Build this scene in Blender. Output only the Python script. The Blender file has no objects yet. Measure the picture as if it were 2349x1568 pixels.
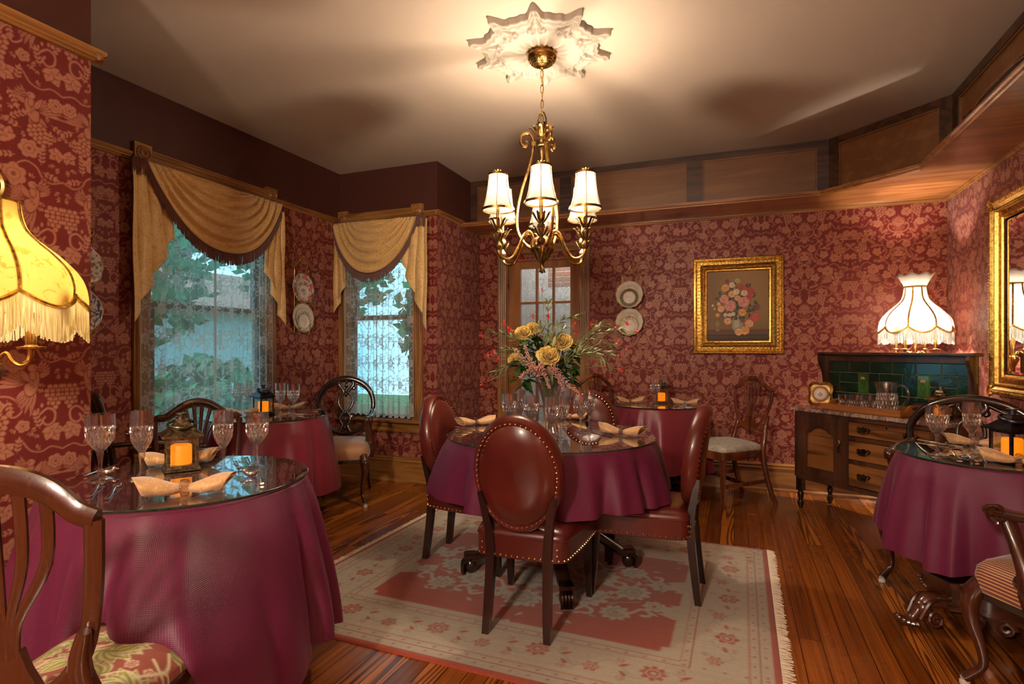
import bpy, bmesh, math, random
import numpy as np
from mathutils import Vector, Matrix, Euler
random.seed(7); rng = np.random.default_rng(7)
PI = math.pi
COL = bpy.context.scene.collection

# ------------------------------------------------------------------ camera model (reads points of the room off the photo)
FP, HV, CXP, CH = 1290.0, 798.0, 1174.5, 1.24
YAW = math.atan2(509.5, FP)
_f = (-math.sin(YAW), math.cos(YAW)); _r = (math.cos(YAW), math.sin(YAW))
def dirn(u):
    t = (u-CXP)/FP
    return (_f[0]+_r[0]*t, _f[1]+_r[1]*t)
def atz(u, v, z):
    d = (CH-z)*FP/(v-HV); q = dirn(u); return Vector((q[0]*d, q[1]*d, z))
def atX(u, v, X):
    q = dirn(u); d = X/q[0]; return Vector((X, q[1]*d, CH-(v-HV)/FP*d))
def atY(u, v, Y):
    q = dirn(u); d = Y/q[1]; return Vector((q[0]*d, Y, CH-(v-HV)/FP*d))

# ------------------------------------------------------------------ objects, labels, copies
def tag(o, label=None, cat=None, group=None, kind=None):
    if label: o['label'] = label
    if cat: o['category'] = cat
    if group: o['group'] = group
    if kind: o['kind'] = kind
    return o
def thing(name, label, cat, loc=(0,0,0), rz=0, group=None):
    o = bpy.data.objects.new(name, None); COL.objects.link(o)
    o.location = loc; o.rotation_euler = (0,0,rz); o.empty_display_size = .05
    return tag(o, label, cat, group)
def children(o): return [c for c in COL.objects if c.parent == o]
def dup(root, loc, rz=0, label=None, group=None, scale=None):
    r = root.copy(); COL.objects.link(r); r.location = loc
    r.rotation_euler = (r.rotation_euler[0], r.rotation_euler[1], rz)
    if scale: r.scale = scale if hasattr(scale,'__len__') else (scale,)*3
    if label: r['label'] = label
    if group: r['group'] = group
    for ch in children(root):
        c = ch.copy(); COL.objects.link(c); c.parent = r
        for g in children(ch):
            d = g.copy(); COL.objects.link(d); d.parent = c
    return r

class MB:
    """collects shapes; build() links them as ONE mesh object"""
    def __init__(s): s.v=[]; s.f=[]; s.m=[]; s.T=Matrix.Identity(4); s.mi=0
    def add(s, vs, fs):
        b=len(s.v); T=s.T
        s.v.extend([tuple(T@Vector(p)) for p in vs]); s.f.extend([tuple(b+i for i in f) for f in fs]); s.m.extend([s.mi]*len(fs)); return s
    def box(s, c, d, rz=0, bev=0):
        x,y,z=d[0]/2,d[1]/2,d[2]/2; R=Matrix.Rotation(rz,3,'Z'); c=Vector(c)
        if bev<=0:
            vs=[c+R@Vector((i*x,j*y,k*z)) for i in(-1,1) for j in(-1,1) for k in(-1,1)]
            return s.add(vs,[(0,1,3,2),(4,6,7,5),(0,4,5,1),(2,3,7,6),(0,2,6,4),(1,5,7,3)])
        b=min(bev,x*.95,y*.95,z*.95)
        def ring(ix,iy,zz):
            return [c+R@Vector(p) for p in ((x-b+ix,-y-iy+0,zz),(x+ix,-y+b-iy,zz),(x+ix,y-b+iy,zz),(x-b+ix,y+iy,zz),(-x+b-ix,y+iy,zz),(-x-ix,y-b+iy,zz),(-x-ix,-y+b-iy,zz),(-x+b-ix,-y-iy,zz))]
        rs=[ring(-b,-b,-z),ring(0,0,-z+b),ring(0,0,z-b),ring(-b,-b,z)]
        vs=sum(rs,[]); fs=[tuple(reversed(range(8))),tuple(range(24,32))]
        for k in range(3):
            for i in range(8):
                j=(i+1)%8; fs.append((k*8+i,k*8+j,k*8+8+j,k*8+8+i))
        return s.add(vs,fs)
    def bar(s, p, q, w, h=None, up=(0,0,1)):
        p=Vector(p); q=Vector(q); h=h or w; d=(q-p).normalized(); u=Vector(up)
        if abs(d.dot(u))>.98: u=Vector((0,1,0))
        a=d.cross(u).normalized(); b=a.cross(d)
        vs=[e+a*(i*w/2)+b*(j*h/2) for e in(p,q) for i,j in((-1,-1),(1,-1),(1,1),(-1,1))]
        return s.add(vs,[(3,2,1,0),(4,5,6,7)]+[(i,(i+1)%4,4+(i+1)%4,4+i) for i in range(4)])
    def tube(s, pts, r, n=8, closed=False, flat=None, cap=True, up=None):
        P=[Vector(p) for p in pts]; N=len(P); rr=r if hasattr(r,'__len__') else [r]*N
        fl=flat if hasattr(flat,'__len__') else [flat or 1]*N
        vs=[]; prev=None
        for i in range(N):
            if closed: t=(P[(i+1)%N]-P[i-1])
            else: t=P[min(i+1,N-1)]-P[max(i-1,0)]
            if t.length<1e-9: t=Vector((0,0,1))
            t.normalize()
            if up is not None:
                a=t.cross(Vector(up))
                if a.length<1e-4: a=prev or t.orthogonal()
                a.normalize()
            elif prev is None:
                a=t.orthogonal().normalized()
            else:
                a=(prev-t*prev.dot(t))
                a=a.normalized() if a.length>1e-6 else t.orthogonal().normalized()
            prev=a; b=t.cross(a)
            for k in range(n):
                an=2*PI*(k+.5)/n; vs.append(P[i]+a*(rr[i]*math.cos(an))+b*(rr[i]*fl[i]*math.sin(an)))
        fs=[]; L=N if closed else N-1
        for i in range(L):
            j=(i+1)%N
            for k in range(n):
                l=(k+1)%n; fs.append((i*n+k,i*n+l,j*n+l,j*n+k))
        if not closed and cap: fs.append(tuple(reversed(range(n)))); fs.append(tuple((N-1)*n+k for k in range(n)))
        return s.add(vs,fs)
    def lathe(s, prof, n=24, c=(0,0,0), mod=None, cap=False):
        vs=[];fs=[]; N=len(prof)
        for i,(r,z) in enumerate(prof):
            for k in range(n):
                a=2*PI*k/n; q=r*(mod(a,z) if mod else 1)
                vs.append((c[0]+q*math.cos(a),c[1]+q*math.sin(a),c[2]+z))
        for i in range(N-1):
            for k in range(n):
                l=(k+1)%n; fs.append((i*n+k,i*n+l,(i+1)*n+l,(i+1)*n+k))
        if cap or prof[0][0]>1e-5 and cap: pass
        if cap: fs.append(tuple(reversed(range(n)))); fs.append(tuple((N-1)*n+k for k in range(n)))
        return s.add(vs,fs)
    def ball(s, c, r, n=10, m=7):
        r=r if hasattr(r,'__len__') else (r,r,r)
        vs=[];fs=[]
        for i in range(1,m):
            p=PI*i/m
            for k in range(n):
                a=2*PI*k/n; vs.append((c[0]+r[0]*math.sin(p)*math.cos(a),c[1]+r[1]*math.sin(p)*math.sin(a),c[2]-r[2]*math.cos(p)))
        b=len(vs); vs.append((c[0],c[1],c[2]-r[2])); vs.append((c[0],c[1],c[2]+r[2]))
        for i in range(m-2):
            for k in range(n):
                l=(k+1)%n; fs.append((i*n+k,i*n+l,(i+1)*n+l,(i+1)*n+k))
        for k in range(n):
            l=(k+1)%n; fs.append((b,l,k)); fs.append((b+1,(m-2)*n+k,(m-2)*n+l))
        return s.add(vs,fs)
    def grid(s, fn, nu, nv, cu=False, cv=False, flip=False):
        vs=[fn(i/(nu if cu else nu-1 or 1), j/(nv if cv else nv-1 or 1)) for i in range(nu) for j in range(nv)]
        fs=[]
        for i in range(nu if cu else nu-1):
            for j in range(nv if cv else nv-1):
                q=(i*nv+j,((i+1)%nu)*nv+j,((i+1)%nu)*nv+(j+1)%nv,i*nv+(j+1)%nv)
                fs.append(tuple(reversed(q)) if flip else q)
        return s.add(vs,fs)
    def prism(s, poly, t, axis='y', c=(0,0,0)):
        """2-D outline extruded by t, centred; axis = the extrusion direction"""
        n=len(poly); vs=[]
        for k in(-t/2,t/2):
            for a,b in poly:
                p={'y':(a,k,b),'x':(k,a,b),'z':(a,b,k)}[axis]; vs.append((c[0]+p[0],c[1]+p[1],c[2]+p[2]))
        fs=[tuple(range(n)),tuple(reversed(range(n,2*n)))]+[(i,n+i,n+(i+1)%n,(i+1)%n) for i in range(n)]
        return s.add(vs,fs)
    def frame(s, w, h, prof, n=1):
        """mitred picture-frame ring in the x-z plane; prof = [(inset, depth)]"""
        vs=[];fs=[];N=len(prof)
        for ins,dp in prof:
            for sx,sz in((-1,-1),(1,-1),(1,1),(-1,1)):
                vs.append((sx*(w/2-ins),-dp,sz*(h/2-ins)))
        for i in range(N-1):
            for k in range(4):
                l=(k+1)%4; fs.append((i*4+k,i*4+l,(i+1)*4+l,(i+1)*4+k))
        return s.add(vs,fs)
    def build(s, name, mats, parent=None, ang=35, loc=None, solid=0, sub=0):
        me=bpy.data.meshes.new(name); me.from_pydata(s.v,[],s.f); me.validate(verbose=False)
        for m in (mats if isinstance(mats,(list,tuple)) else [mats]): me.materials.append(m)
        if len(me.polygons)==len(s.m): me.polygons.foreach_set('material_index',s.m)
        bm=bmesh.new(); bm.from_mesh(me)
        if len(bm.faces)<60000: bmesh.ops.recalc_face_normals(bm,faces=bm.faces)
        bm.to_mesh(me); bm.free()
        if ang:
            me.polygons.foreach_set('use_smooth',[True]*len(me.polygons)); me.set_sharp_from_angle(angle=math.radians(ang))
        o=bpy.data.objects.new(name,me); COL.objects.link(o)
        if parent: o.parent=parent
        if loc: o.location=loc
        if sub:
            md=o.modifiers.new('sub','SUBSURF'); md.levels=md.render_levels=sub
        if solid:
            md=o.modifiers.new('sol','SOLIDIFY'); md.thickness=solid; md.offset=0
        return o
def rot(m, rx=0, ry=0, rz=0, t=(0,0,0)):
    m.T=Matrix.Translation(t)@Euler((rx,ry,rz)).to_matrix().to_4x4(); return m
def smooth(pts, n=6, closed=False):
    P=[Vector(p) for p in pts]; N=len(P); out=[]
    for i in range(N if closed else N-1):
        if closed: a,b,c,d=P[i-1],P[i],P[(i+1)%N],P[(i+2)%N]
        else: a,b,c,d=P[max(i-1,0)],P[i],P[i+1],P[min(i+2,N-1)]
        for k in range(n):
            t=k/n; out.append(.5*((2*b)+(c-a)*t+(2*a-5*b+4*c-d)*t*t+(3*b-a-3*c+d)*t**3))
    if not closed: out.append(P[-1])
    return out
def lerps(keys, t):
    for (a,x),(b,y) in zip(keys,keys[1:]):
        if t<=b: return x+(y-x)*max(0,(t-a))/(b-a) if b>a else y
    return keys[-1][1]
def spiral(c, r0, r1, a0, a1, n=16, plane='xz', y=0):
    out=[]
    for i in range(n+1):
        t=i/n; r=r0+(r1-r0)*t; a=a0+(a1-a0)*t
        p=(c[0]+r*math.cos(a), c[1]+r*math.sin(a)); out.append((p[0],y,p[1]) if plane=='xz' else (p[0],p[1],y))
    return out

# ------------------------------------------------------------------ pattern painter: patterns are computed on a small array, then stored per vertex
class Ras:
    def __init__(s,w,h,res,base=0.,ch=1,wrap=False):
        s.w,s.h,s.res,s.wrap=w,h,res,wrap
        nx,ny=int(round(w/res)),int(round(h/res)); s.nx,s.ny=nx,ny
        s.X,s.Y=np.meshgrid((np.arange(nx)+.5)*res,(np.arange(ny)+.5)*res)
        s.A=np.zeros((ny,nx,ch))+np.array(base)
        s.soft=res*.7
    gap=0
    def put(s,d,val,mul=1.):
        if s.gap and val>.5 if not hasattr(val,'__len__') else False:
            g=np.clip(.5-(d-s.gap)/s.soft,0,1)[...,None]; s.A=s.A*(1-g)
        m=np.clip(.5-d/s.soft,0,1)[...,None]*mul; s.A=s.A*(1-m)+np.array(val)*m
    def _rel(s,cx,cy,rot=0):
        dx=s.X-cx; dy=s.Y-cy
        if s.wrap: dy=(dy+s.h/2)%s.h-s.h/2
        c,n=math.cos(rot),math.sin(rot); return dx*c+dy*n,-dx*n+dy*c
    def ell(s,cx,cy,rx,ry,val=1,rot=0,mul=1.):
        x,y=s._rel(cx,cy,rot); d=(np.sqrt((x/rx)**2+(y/ry)**2)-1)*min(rx,ry); s.put(d,val,mul)
    def ring(s,cx,cy,r,w,val=1,sy=1.):
        x,y=s._rel(cx,cy); s.put(np.abs(np.sqrt(x*x+(y/sy)**2)-r)-w/2,val)
    def leaf(s,x0,y0,L,W,a,val=1,vein=None):
        x,y=s._rel(x0,y0,a); t=np.clip(x/L,0,1); hw=W/2*np.sin(PI*t**.8)
        d=np.where((x<0)|(x>L),np.hypot(np.minimum(x,0)+np.maximum(x-L,0),y),np.abs(y)-hw); s.put(d,val)
        if vein is not None: s.put(np.where((x<0)|(x>L*.85),9,np.abs(y)-s.res*.5),vein,.8)
    def line(s,pts,w,val=1):
        D=None
        for a,b in zip(pts,pts[1:]):
            ax,ay=a; bx,by=b; x=s.X-ax; y=s.Y-ay
            if s.wrap: y=(y+s.h/2)%s.h-s.h/2
            ex,ey=bx-ax,by-ay; L=ex*ex+ey*ey+1e-12; t=np.clip((x*ex+y*ey)/L,0,1); d=np.hypot(x-t*ex,y-t*ey)
            D=d if D is None else np.minimum(D,d)
        s.put(D-w/2,val)
    def curve(s,pts,w,val=1): s.line([(p[0],p[1]) for p in smooth([(a,b,0) for a,b in pts],5)],w,val)
    def flower(s,cx,cy,R,val=1,n=6,inner=0.,a0=0,amp=.28,mid=None):
        x,y=s._rel(cx,cy); r=np.hypot(x,y); a=np.arctan2(y,x)+a0; s.put(r-R*(1-amp+amp*np.abs(np.cos(n*a/2))),val)
        s.put(np.abs(r-R*.5)-s.res*.5,inner); s.put(np.where(r<R*.5,9,np.where(r>R*.9,9,np.abs(np.sin(n*a/2))*r-s.res*.45)),inner)
        s.put(r-R*.2,inner if mid is None else mid)
    def grapes(s,cx,cy,R,val=1,gap=0.,rot=0):
        k=R/2.3
        rows=[(-2,3),(-1,4),(0,4),(1,3),(2,2),(3,1)]
        for j,n in rows:
            for i in range(n):
                gx=(i-(n-1)/2)*k*1.02; gy=-j*k*.86+k*.6
                c,q=math.cos(rot),math.sin(rot); s.ell(cx+gx*c-gy*q,cy+gx*q+gy*c,k*.46,k*.42,val)
    def vine(s,cx,cy,R,a,val=1,v=0.):
        for da,k in((0,1.),(.85,.85),(-.85,.85),(1.7,.6),(-1.7,.6)):
            s.leaf(cx,cy,R*k,R*.70*k,a+da,val)
        g_=s.gap; s.gap=0; s.ell(cx,cy,R*.26,R*.26,val); s.gap=g_
        for da,k in((0,.8),(.85,.65),(-.85,.65)): s.line([(cx,cy),(cx+R*k*math.cos(a+da),cy+R*k*math.sin(a+da))],s.res*.8,v)
    def sample(s,u,v,mirror=False,tile=True):
        if mirror:
            u=np.abs((u/s.w+1)%2-1)*s.w
            v=v%s.h
        i=np.clip(u/s.res-.5,0,s.nx-1.001); j=v/s.res-.5
        j=j%s.ny if s.wrap else np.clip(j,0,s.ny-1.001)
        i0=i.astype(int); j0=j.astype(int)%s.ny; fi=(i-i0)[:,None]; fj=(j-np.floor(j))[:,None]; j1=(j0+1)%s.ny if s.wrap else np.minimum(j0+1,s.ny-1)
        A=s.A; i1=np.minimum(i0+1,s.nx-1)
        return (A[j0,i0]*(1-fi)+A[j0,i1]*fi)*(1-fj)+(A[j1,i0]*(1-fi)+A[j1,i1]*fi)*fj
def np_mesh(name, co, faces, attr=None, aname='pat', mats=(), midx=None, parent=None, smoothf=True):
    """fast mesh from numpy arrays (quads)"""
    me=bpy.data.meshes.new(name); n=len(co); m=len(faces)
    me.vertices.add(n); me.vertices.foreach_set('co',np.asarray(co,np.float32).ravel())
    me.loops.add(m*4); me.loops.foreach_set('vertex_index',np.asarray(faces,np.int32).ravel())
    me.polygons.add(m); me.polygons.foreach_set('loop_start',np.arange(0,m*4,4,dtype=np.int32))
    me.update(calc_edges=True)
    if attr is not None:
        if attr.shape[1]==1:
            a=me.attributes.new(aname,'FLOAT','POINT'); a.data.foreach_set('value',attr[:,0].astype(np.float32))
        else:
            a=me.attributes.new(aname,'FLOAT_COLOR','POINT'); c=np.ones((n,4),np.float32); c[:,:attr.shape[1]]=attr; a.data.foreach_set('color',c.ravel())
    for mm in mats: me.materials.append(mm)
    if midx is not None: me.polygons.foreach_set('material_index',np.asarray(midx,np.int32))
    if smoothf: me.polygons.foreach_set('use_smooth',[True]*m)
    o=bpy.data.objects.new(name,me); COL.objects.link(o)
    if parent: o.parent=parent
    return o
def grid_np(a0,a1,b0,b1,step):
    na=max(2,int(round((a1-a0)/step))+1); nb=max(2,int(round((b1-b0)/step))+1)
    a,b=np.meshgrid(np.linspace(a0,a1,na),np.linspace(b0,b1,nb)); idx=np.arange(na*nb).reshape(nb,na)
    f=np.stack([idx[:-1,:-1],idx[:-1,1:],idx[1:,1:],idx[1:,:-1]],-1).reshape(-1,4)
    return a.ravel(),b.ravel(),f
# ------------------------------------------------------------------ materials (all node based)
class NT:
    def __init__(s,name):
        s.m=bpy.data.materials.new(name); s.m.use_nodes=True; s.t=s.m.node_tree; s.t.nodes.clear(); s.o=s.n('ShaderNodeOutputMaterial')
    def n(s,typ,ins=None,**kw):
        x=s.t.nodes.new(typ)
        for k,v in kw.items(): setattr(x,k,v)
        for k,v in (ins or {}).items(): s.set(x,k,v)
        return x
    def set(s,x,k,v):
        i=x.inputs[k]
        if isinstance(v,bpy.types.NodeSocket): s.t.links.new(v,i)
        elif isinstance(v,bpy.types.Node): s.t.links.new(v.outputs[0],i)
        else:
            if hasattr(i.default_value,'__len__') and hasattr(v,'__len__') and len(i.default_value)==4 and len(v)==3: v=(*v,1)
            i.default_value=v
    def math(s,op,a,b=None,c=None,clamp=False):
        x=s.n('ShaderNodeMath',operation=op,use_clamp=clamp); s.set(x,0,a)
        if b is not None: s.set(x,1,b)
        if c is not None: s.set(x,2,c)
        return x.outputs[0]
    def mix(s,f,a,b,blend='MIX'):
        x=s.n('ShaderNodeMix',data_type='RGBA',blend_type=blend); s.set(x,0,f); s.set(x,6,a); s.set(x,7,b); return x.outputs[2]
    def ramp(s,f,*st):
        x=s.n('ShaderNodeValToRGB'); s.set(x,0,f); e=x.color_ramp.elements
        while len(e)<len(st): e.new(.5)
        for el,(p,c) in zip(e,st): el.position=p; el.color=(*c,1) if len(c)==3 else c
        return x.outputs[0]
    def co(s,kind='Object'): return s.n('ShaderNodeTexCoord').outputs[kind]
    def mapv(s,v,sc=(1,1,1),loc=(0,0,0),ro=(0,0,0)): return s.n('ShaderNodeMapping',{'Vector':v,'Scale':sc,'Location':loc,'Rotation':ro}).outputs[0]
    def noise(s,v,sc=5,det=3,ro=.5,dist=0,out=0): return s.n('ShaderNodeTexNoise',{'Vector':v,'Scale':sc,'Detail':det,'Roughness':ro,'Distortion':dist}).outputs[out]
    def bump(s,h,st=.3,d=.01): return s.n('ShaderNodeBump',{'Height':h,'Strength':st,'Distance':d}).outputs[0]
    def pbr(s,col,rough=.5,metal=0,coat=0,normal=None,spec=.5,sheen=0,**kw):
        b=s.n('ShaderNodeBsdfPrincipled',{'Base Color':col,'Roughness':rough,'Metallic':metal,'Coat Weight':coat,'Coat Roughness':.12,'Specular IOR Level':spec,'Sheen Weight':sheen})
        if normal is not None: s.set(b,'Normal',normal)
        for k,v in kw.items(): s.set(b,k.replace('_',' '),v)
        return b
    def out(s,sh): s.t.links.new(sh.outputs[0] if isinstance(sh,bpy.types.Node) else sh,s.o.inputs[0]); return s.m
def plain(name,col,rough=.5,metal=0,coat=0,nb=0,nsc=60,var=.12,**kw):
    t=NT(name); v=t.co(); n=t.noise(v,nsc,4)
    c=t.mix(n,tuple(x*(1-var) for x in col),tuple(min(1,x*(1+var)) for x in col))
    return t.out(t.pbr(c,rough,metal,coat,t.bump(n,nb,.002) if nb else None,**kw))
def wood(name,dark,light,axis='z',sc=1.,rough=.35,coat=.3,rings=26,fine=1.):
    t=NT(name); v=t.co(); S=[9*sc]*3; S['xyz'.index(axis)]=.8*sc
    n=t.noise(t.mapv(v,tuple(S)),1,2,.5,.4); w=t.math('SINE',t.math('MULTIPLY',n,rings)); w=t.math('MULTIPLY_ADD',w,.5,.5)
    S2=[160*sc]*3; S2['xyz'.index(axis)]=5*sc; g=t.noise(t.mapv(v,tuple(S2)),1,3,.6)
    f=t.math('ADD',t.math('MULTIPLY',w,.45),t.math('MULTIPLY',g,.55*fine))
    c=t.ramp(f,(.2,dark),(.75,light)); big=t.noise(v,3,2); c=t.mix(t.math('MULTIPLY',big,.5),c,tuple(x*.55 for x in dark))
    return t.out(t.pbr(c,rough,0,coat,t.bump(g,.08,.002)))
M={}
M['mahogany_z']=wood('mahogany upright grain',(.022,.006,.003),(.085,.022,.009),'z',coat=.8,rough=.25,rings=14)
M['mahogany_x']=wood('mahogany level grain',(.028,.008,.004),(.12,.034,.013),'x',coat=.8,rough=.25,rings=14)
M['redwood_z']=wood('reddish mahogany',(.07,.018,.006),(.26,.075,.024),'z',coat=.8,rough=.25,rings=12)
M['ebony']=wood('near black mahogany',(.012,.005,.003),(.045,.016,.008),'z',coat=.9,rough=.2,rings=10)
M['espresso']=wood('espresso stained leg wood',(.015,.005,.004),(.04,.012,.008),'z',coat=.5,rough=.3,rings=10)
M['walnut_z']=wood('sideboard walnut',(.035,.013,.006),(.12,.045,.018),'z',coat=.5,rough=.3,rings=16)
M['burl']=wood('figured walnut veneer',(.08,.026,.006),(.38,.15,.036),'x',sc=1.6,coat=.5,rough=.3,rings=18)
M['oak_x']=wood('golden oak grain along x',(.19,.072,.014),(.42,.19,.048),'x',coat=.25,rough=.35)
M['oak_y']=wood('golden oak grain along y',(.19,.072,.014),(.42,.19,.048),'y',coat=.25,rough=.35)
M['oak_z']=wood('golden oak grain upright',(.19,.072,.014),(.42,.19,.048),'z',coat=.25,rough=.35)
M['darkoak_x']=wood('stained shelf oak along x',(.22,.075,.018),(.46,.19,.055),'x',coat=.35,rough=.32)
M['darkoak_y']=wood('stained shelf oak along y',(.10,.032,.009),(.24,.09,.026),'y',coat=.35,rough=.32)
M['panel_x']=wood('panel veneer along x',(.16,.062,.018),(.27,.12,.038),'x',sc=1.5,coat=.2,rough=.4,rings=8)
M['stile']=wood('dark stained stile',(.03,.013,.006),(.10,.04,.016),'x',coat=.2,rough=.4)
M['tray']=wood('tray wood',(.32,.105,.022),(.55,.23,.06),'x',coat=.5,rough=.3,rings=8)
M['door']=wood('door fir',(.24,.085,.020),(.42,.18,.052),'z',coat=.25,rough=.35,rings=14)

def m_floor():
    t=NT('heart pine floorboards'); v=t.co(); sx=t.n('ShaderNodeSeparateXYZ',{0:v}); x,y=sx.outputs[0],sx.outputs[1]
    W=.086; cell=t.math('FLOOR',t.math('DIVIDE',x,W)); fx=t.math('FRACT',t.math('DIVIDE',x,W))
    r=t.n('ShaderNodeTexWhiteNoise',{'W':cell},noise_dimensions='1D').outputs[0]
    yy=t.math('MULTIPLY_ADD',r,5.3,y); row=t.math('FLOOR',t.math('DIVIDE',yy,2.3)); fy=t.math('FRACT',t.math('DIVIDE',yy,2.3))
    cv=t.n('ShaderNodeCombineXYZ',{0:cell,1:row}); rr=t.n('ShaderNodeTexWhiteNoise',{'Vector':cv},noise_dimensions='2D').outputs[0]
    vec=t.n('ShaderNodeCombineXYZ',{0:t.math('MULTIPLY',x,13.),1:t.math('MULTIPLY',y,.62),2:t.math('MULTIPLY',rr,40)})
    n=t.noise(vec,1,1.5,.4,.25); w=t.math('MULTIPLY_ADD',t.math('SINE',t.math('MULTIPLY',n,60)),.5,.5)
    w=t.math('POWER',w,2.6)
    r2=t.n('ShaderNodeTexWhiteNoise',{'W':t.math('ADD',rr,7.3)},noise_dimensions='1D').outputs[0]; fig=t.math('GREATER_THAN',r2,.68)
    ln=t.noise(t.n('ShaderNodeCombineXYZ',{0:t.math('MULTIPLY',x,70),1:t.math('MULTIPLY',y,.9),2:t.math('MULTIPLY',rr,30)}),1,3,.6,.3)
    st=t.math('MULTIPLY_ADD',ln,1.5,-.30); w=t.math('ADD',t.math('MULTIPLY',w,fig),t.math('MULTIPLY',st,t.math('SUBTRACT',1.,fig)),clamp=True)
    fine=t.noise(t.n('ShaderNodeCombineXYZ',{0:t.math('MULTIPLY',x,220),1:t.math('MULTIPLY',y,6),2:rr}),1,3,.6)
    wood_=t.ramp(t.math('MULTIPLY_ADD',fine,.3,t.math('MULTIPLY',w,.75)),(.08,(.47,.165,.022)),(.4,(.30,.088,.012)),(.9,(.10,.026,.006)))
    tint=t.ramp(rr,(0,(.45,.38,.34)),(.5,(.78,.70,.62)),(1,(1.1,1.05,.95))); c=t.mix(1,wood_,tint,'MULTIPLY')
    ex=t.math('MINIMUM',fx,t.math('SUBTRACT',1,fx)); ey=t.math('MULTIPLY',t.math('MINIMUM',fy,t.math('SUBTRACT',1,fy)),27)
    gap=t.math('LESS_THAN',t.math('MINIMUM',ex,ey),.018); c=t.mix(gap,c,(.012,.004,.002))
    wear=t.noise(v,2.2,4,.6); rough=t.math('MULTIPLY_ADD',wear,.22,.15)
    return t.out(t.pbr(c,rough,0,.25,t.bump(t.math('SUBTRACT',t.math('MULTIPLY',fine,.15),gap),.25,.002)))
M['floor']=m_floor()
def m_paper():
    t=NT('damask wallpaper'); a=t.n('ShaderNodeAttribute',attribute_name='pat').outputs['Fac']; v=t.co()
    st=t.noise(t.mapv(v,(300,300,6)),1,2,.5); fb=t.noise(v,900,2)
    bg=t.mix(st,(.115,.012,.010),(.165,.020,.016)); fg=t.mix(fb,(.29,.105,.062),(.44,.19,.115))
    c=t.mix(a,bg,fg); rough=t.math('MULTIPLY_ADD',a,-.12,.5)
    return t.out(t.pbr(c,rough,0,0,t.bump(a,.2,.001),.2,.08))
M['paper']=m_paper()
def m_ceiling():
    t=NT('cream painted plaster'); v=t.co(); n=t.noise(v,1.3,4,.6); f=t.noise(v,45,5,.65); c=t.mix(n,(.44,.36,.28),(.52,.43,.34))
    return t.out(t.pbr(c,.75,normal=t.bump(f,.25,.004)))
M['ceiling']=m_ceiling()
M['maroon']=plain('maroon eggshell paint',(.060,.013,.007),.55,nb=.15,nsc=30)
M['plaster']=plain('aged plaster',(.38,.33,.27),.7,nb=.3,nsc=40)
def m_metal(name,c1,c2,rough=.28,sc=25):
    t=NT(name); v=t.co(); n=t.noise(v,sc,4,.6); return t.out(t.pbr(t.ramp(n,(.35,c1),(.65,c2)),t.math('MULTIPLY_ADD',n,.2,rough-.1),1,0,t.bump(t.noise(v,140,3),.12,.001)))
M['brass']=m_metal('antique brass',(.30,.17,.045),(.72,.47,.16),.24)
M['brass_dark']=m_metal('darkened brass',(.10,.06,.025),(.38,.25,.10),.34)
M['gilt']=m_metal('gilded frame',(.32,.17,.03),(.86,.56,.14),.32,60)
M['silver']=m_metal('polished silver',(.62,.58,.52),(.92,.90,.86),.12)
M['bronze']=m_metal('brushed bronze tin',(.07,.055,.035),(.30,.24,.14),.35,80)
M['bronze_dark']=m_metal('dark patinated handle',(.05,.03,.015),(.20,.13,.06),.35)
M['blackiron']=m_metal('dark blued tin',(.03,.032,.045),(.09,.09,.11),.35)
M['goldwire']=m_metal('gold painted wire',(.35,.22,.07),(.62,.42,.17),.35)
M['nail']=m_metal('brass nailhead',(.45,.33,.15),(.80,.62,.32),.22)
def m_cloth():
    t=NT('woven burgundy tablecloth'); v=t.co('UV'); sx=t.n('ShaderNodeSeparateXYZ',{0:v}); k=2*PI
    a=t.math('SINE',t.math('MULTIPLY',t.math('ADD',sx.outputs[0],sx.outputs[1]),k)); b=t.math('SINE',t.math('MULTIPLY',t.math('SUBTRACT',sx.outputs[0],sx.outputs[1]),k))
    w=t.math('MULTIPLY_ADD',t.math('MULTIPLY',a,b),.5,.5); c=t.mix(w,(.092,.008,.032),(.165,.016,.060))
    return t.out(t.pbr(c,.48,normal=t.bump(w,.3,.0015),spec=.4,sheen=.05,Sheen_Roughness=.35))
M['cloth']=m_cloth()
def m_satin():
    t=NT('satin burgundy tablecloth'); v=t.co(); n=t.noise(v,500,2); c=t.mix(n,(.14,.009,.020),(.20,.016,.03)); return t.out(t.pbr(c,.36,spec=.5,sheen=.1,normal=t.bump(n,.1,.001)))
M['satin']=m_satin()
def m_leather(name,a,b):
    t=NT(name); v=t.co(); n=t.noise(v,3.5,3,.6); f=t.n('ShaderNodeTexVoronoi',{'Vector':v,'Scale':300}).outputs[0]
    return t.out(t.pbr(t.ramp(n,(.3,a),(.7,b)),.3,0,.25,t.bump(f,.12,.001),Coat_Tint=(1,.9,.85)))
M['leather']=m_leather('oxblood leather',(.062,.008,.006),(.125,.018,.012))
def m_gold():
    t=NT('gold jacquard drapery'); v=t.co(); n=t.noise(v,16,3,.5,1.2); m=t.math('LESS_THAN',t.math('ABSOLUTE',t.math('SUBTRACT',n,.52)),.022); f=t.noise(v,700,2)
    c=t.mix(f,(.60,.37,.12),(.72,.48,.18)); c=t.mix(t.math('MULTIPLY',m,.5),c,(.40,.19,.045)); return t.out(t.pbr(c,.42,sheen=.4,spec=.4))
M['gold']=m_gold()
M['fringe']=plain('brown bullion fringe',(.12,.038,.022),.6,var=.5,nsc=220)
M['gimp']=plain('beaded gimp',(.50,.32,.16),.5,var=.5,nsc=300)
M['cream']=plain('cream linen',(.70,.60,.45),.7)
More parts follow.
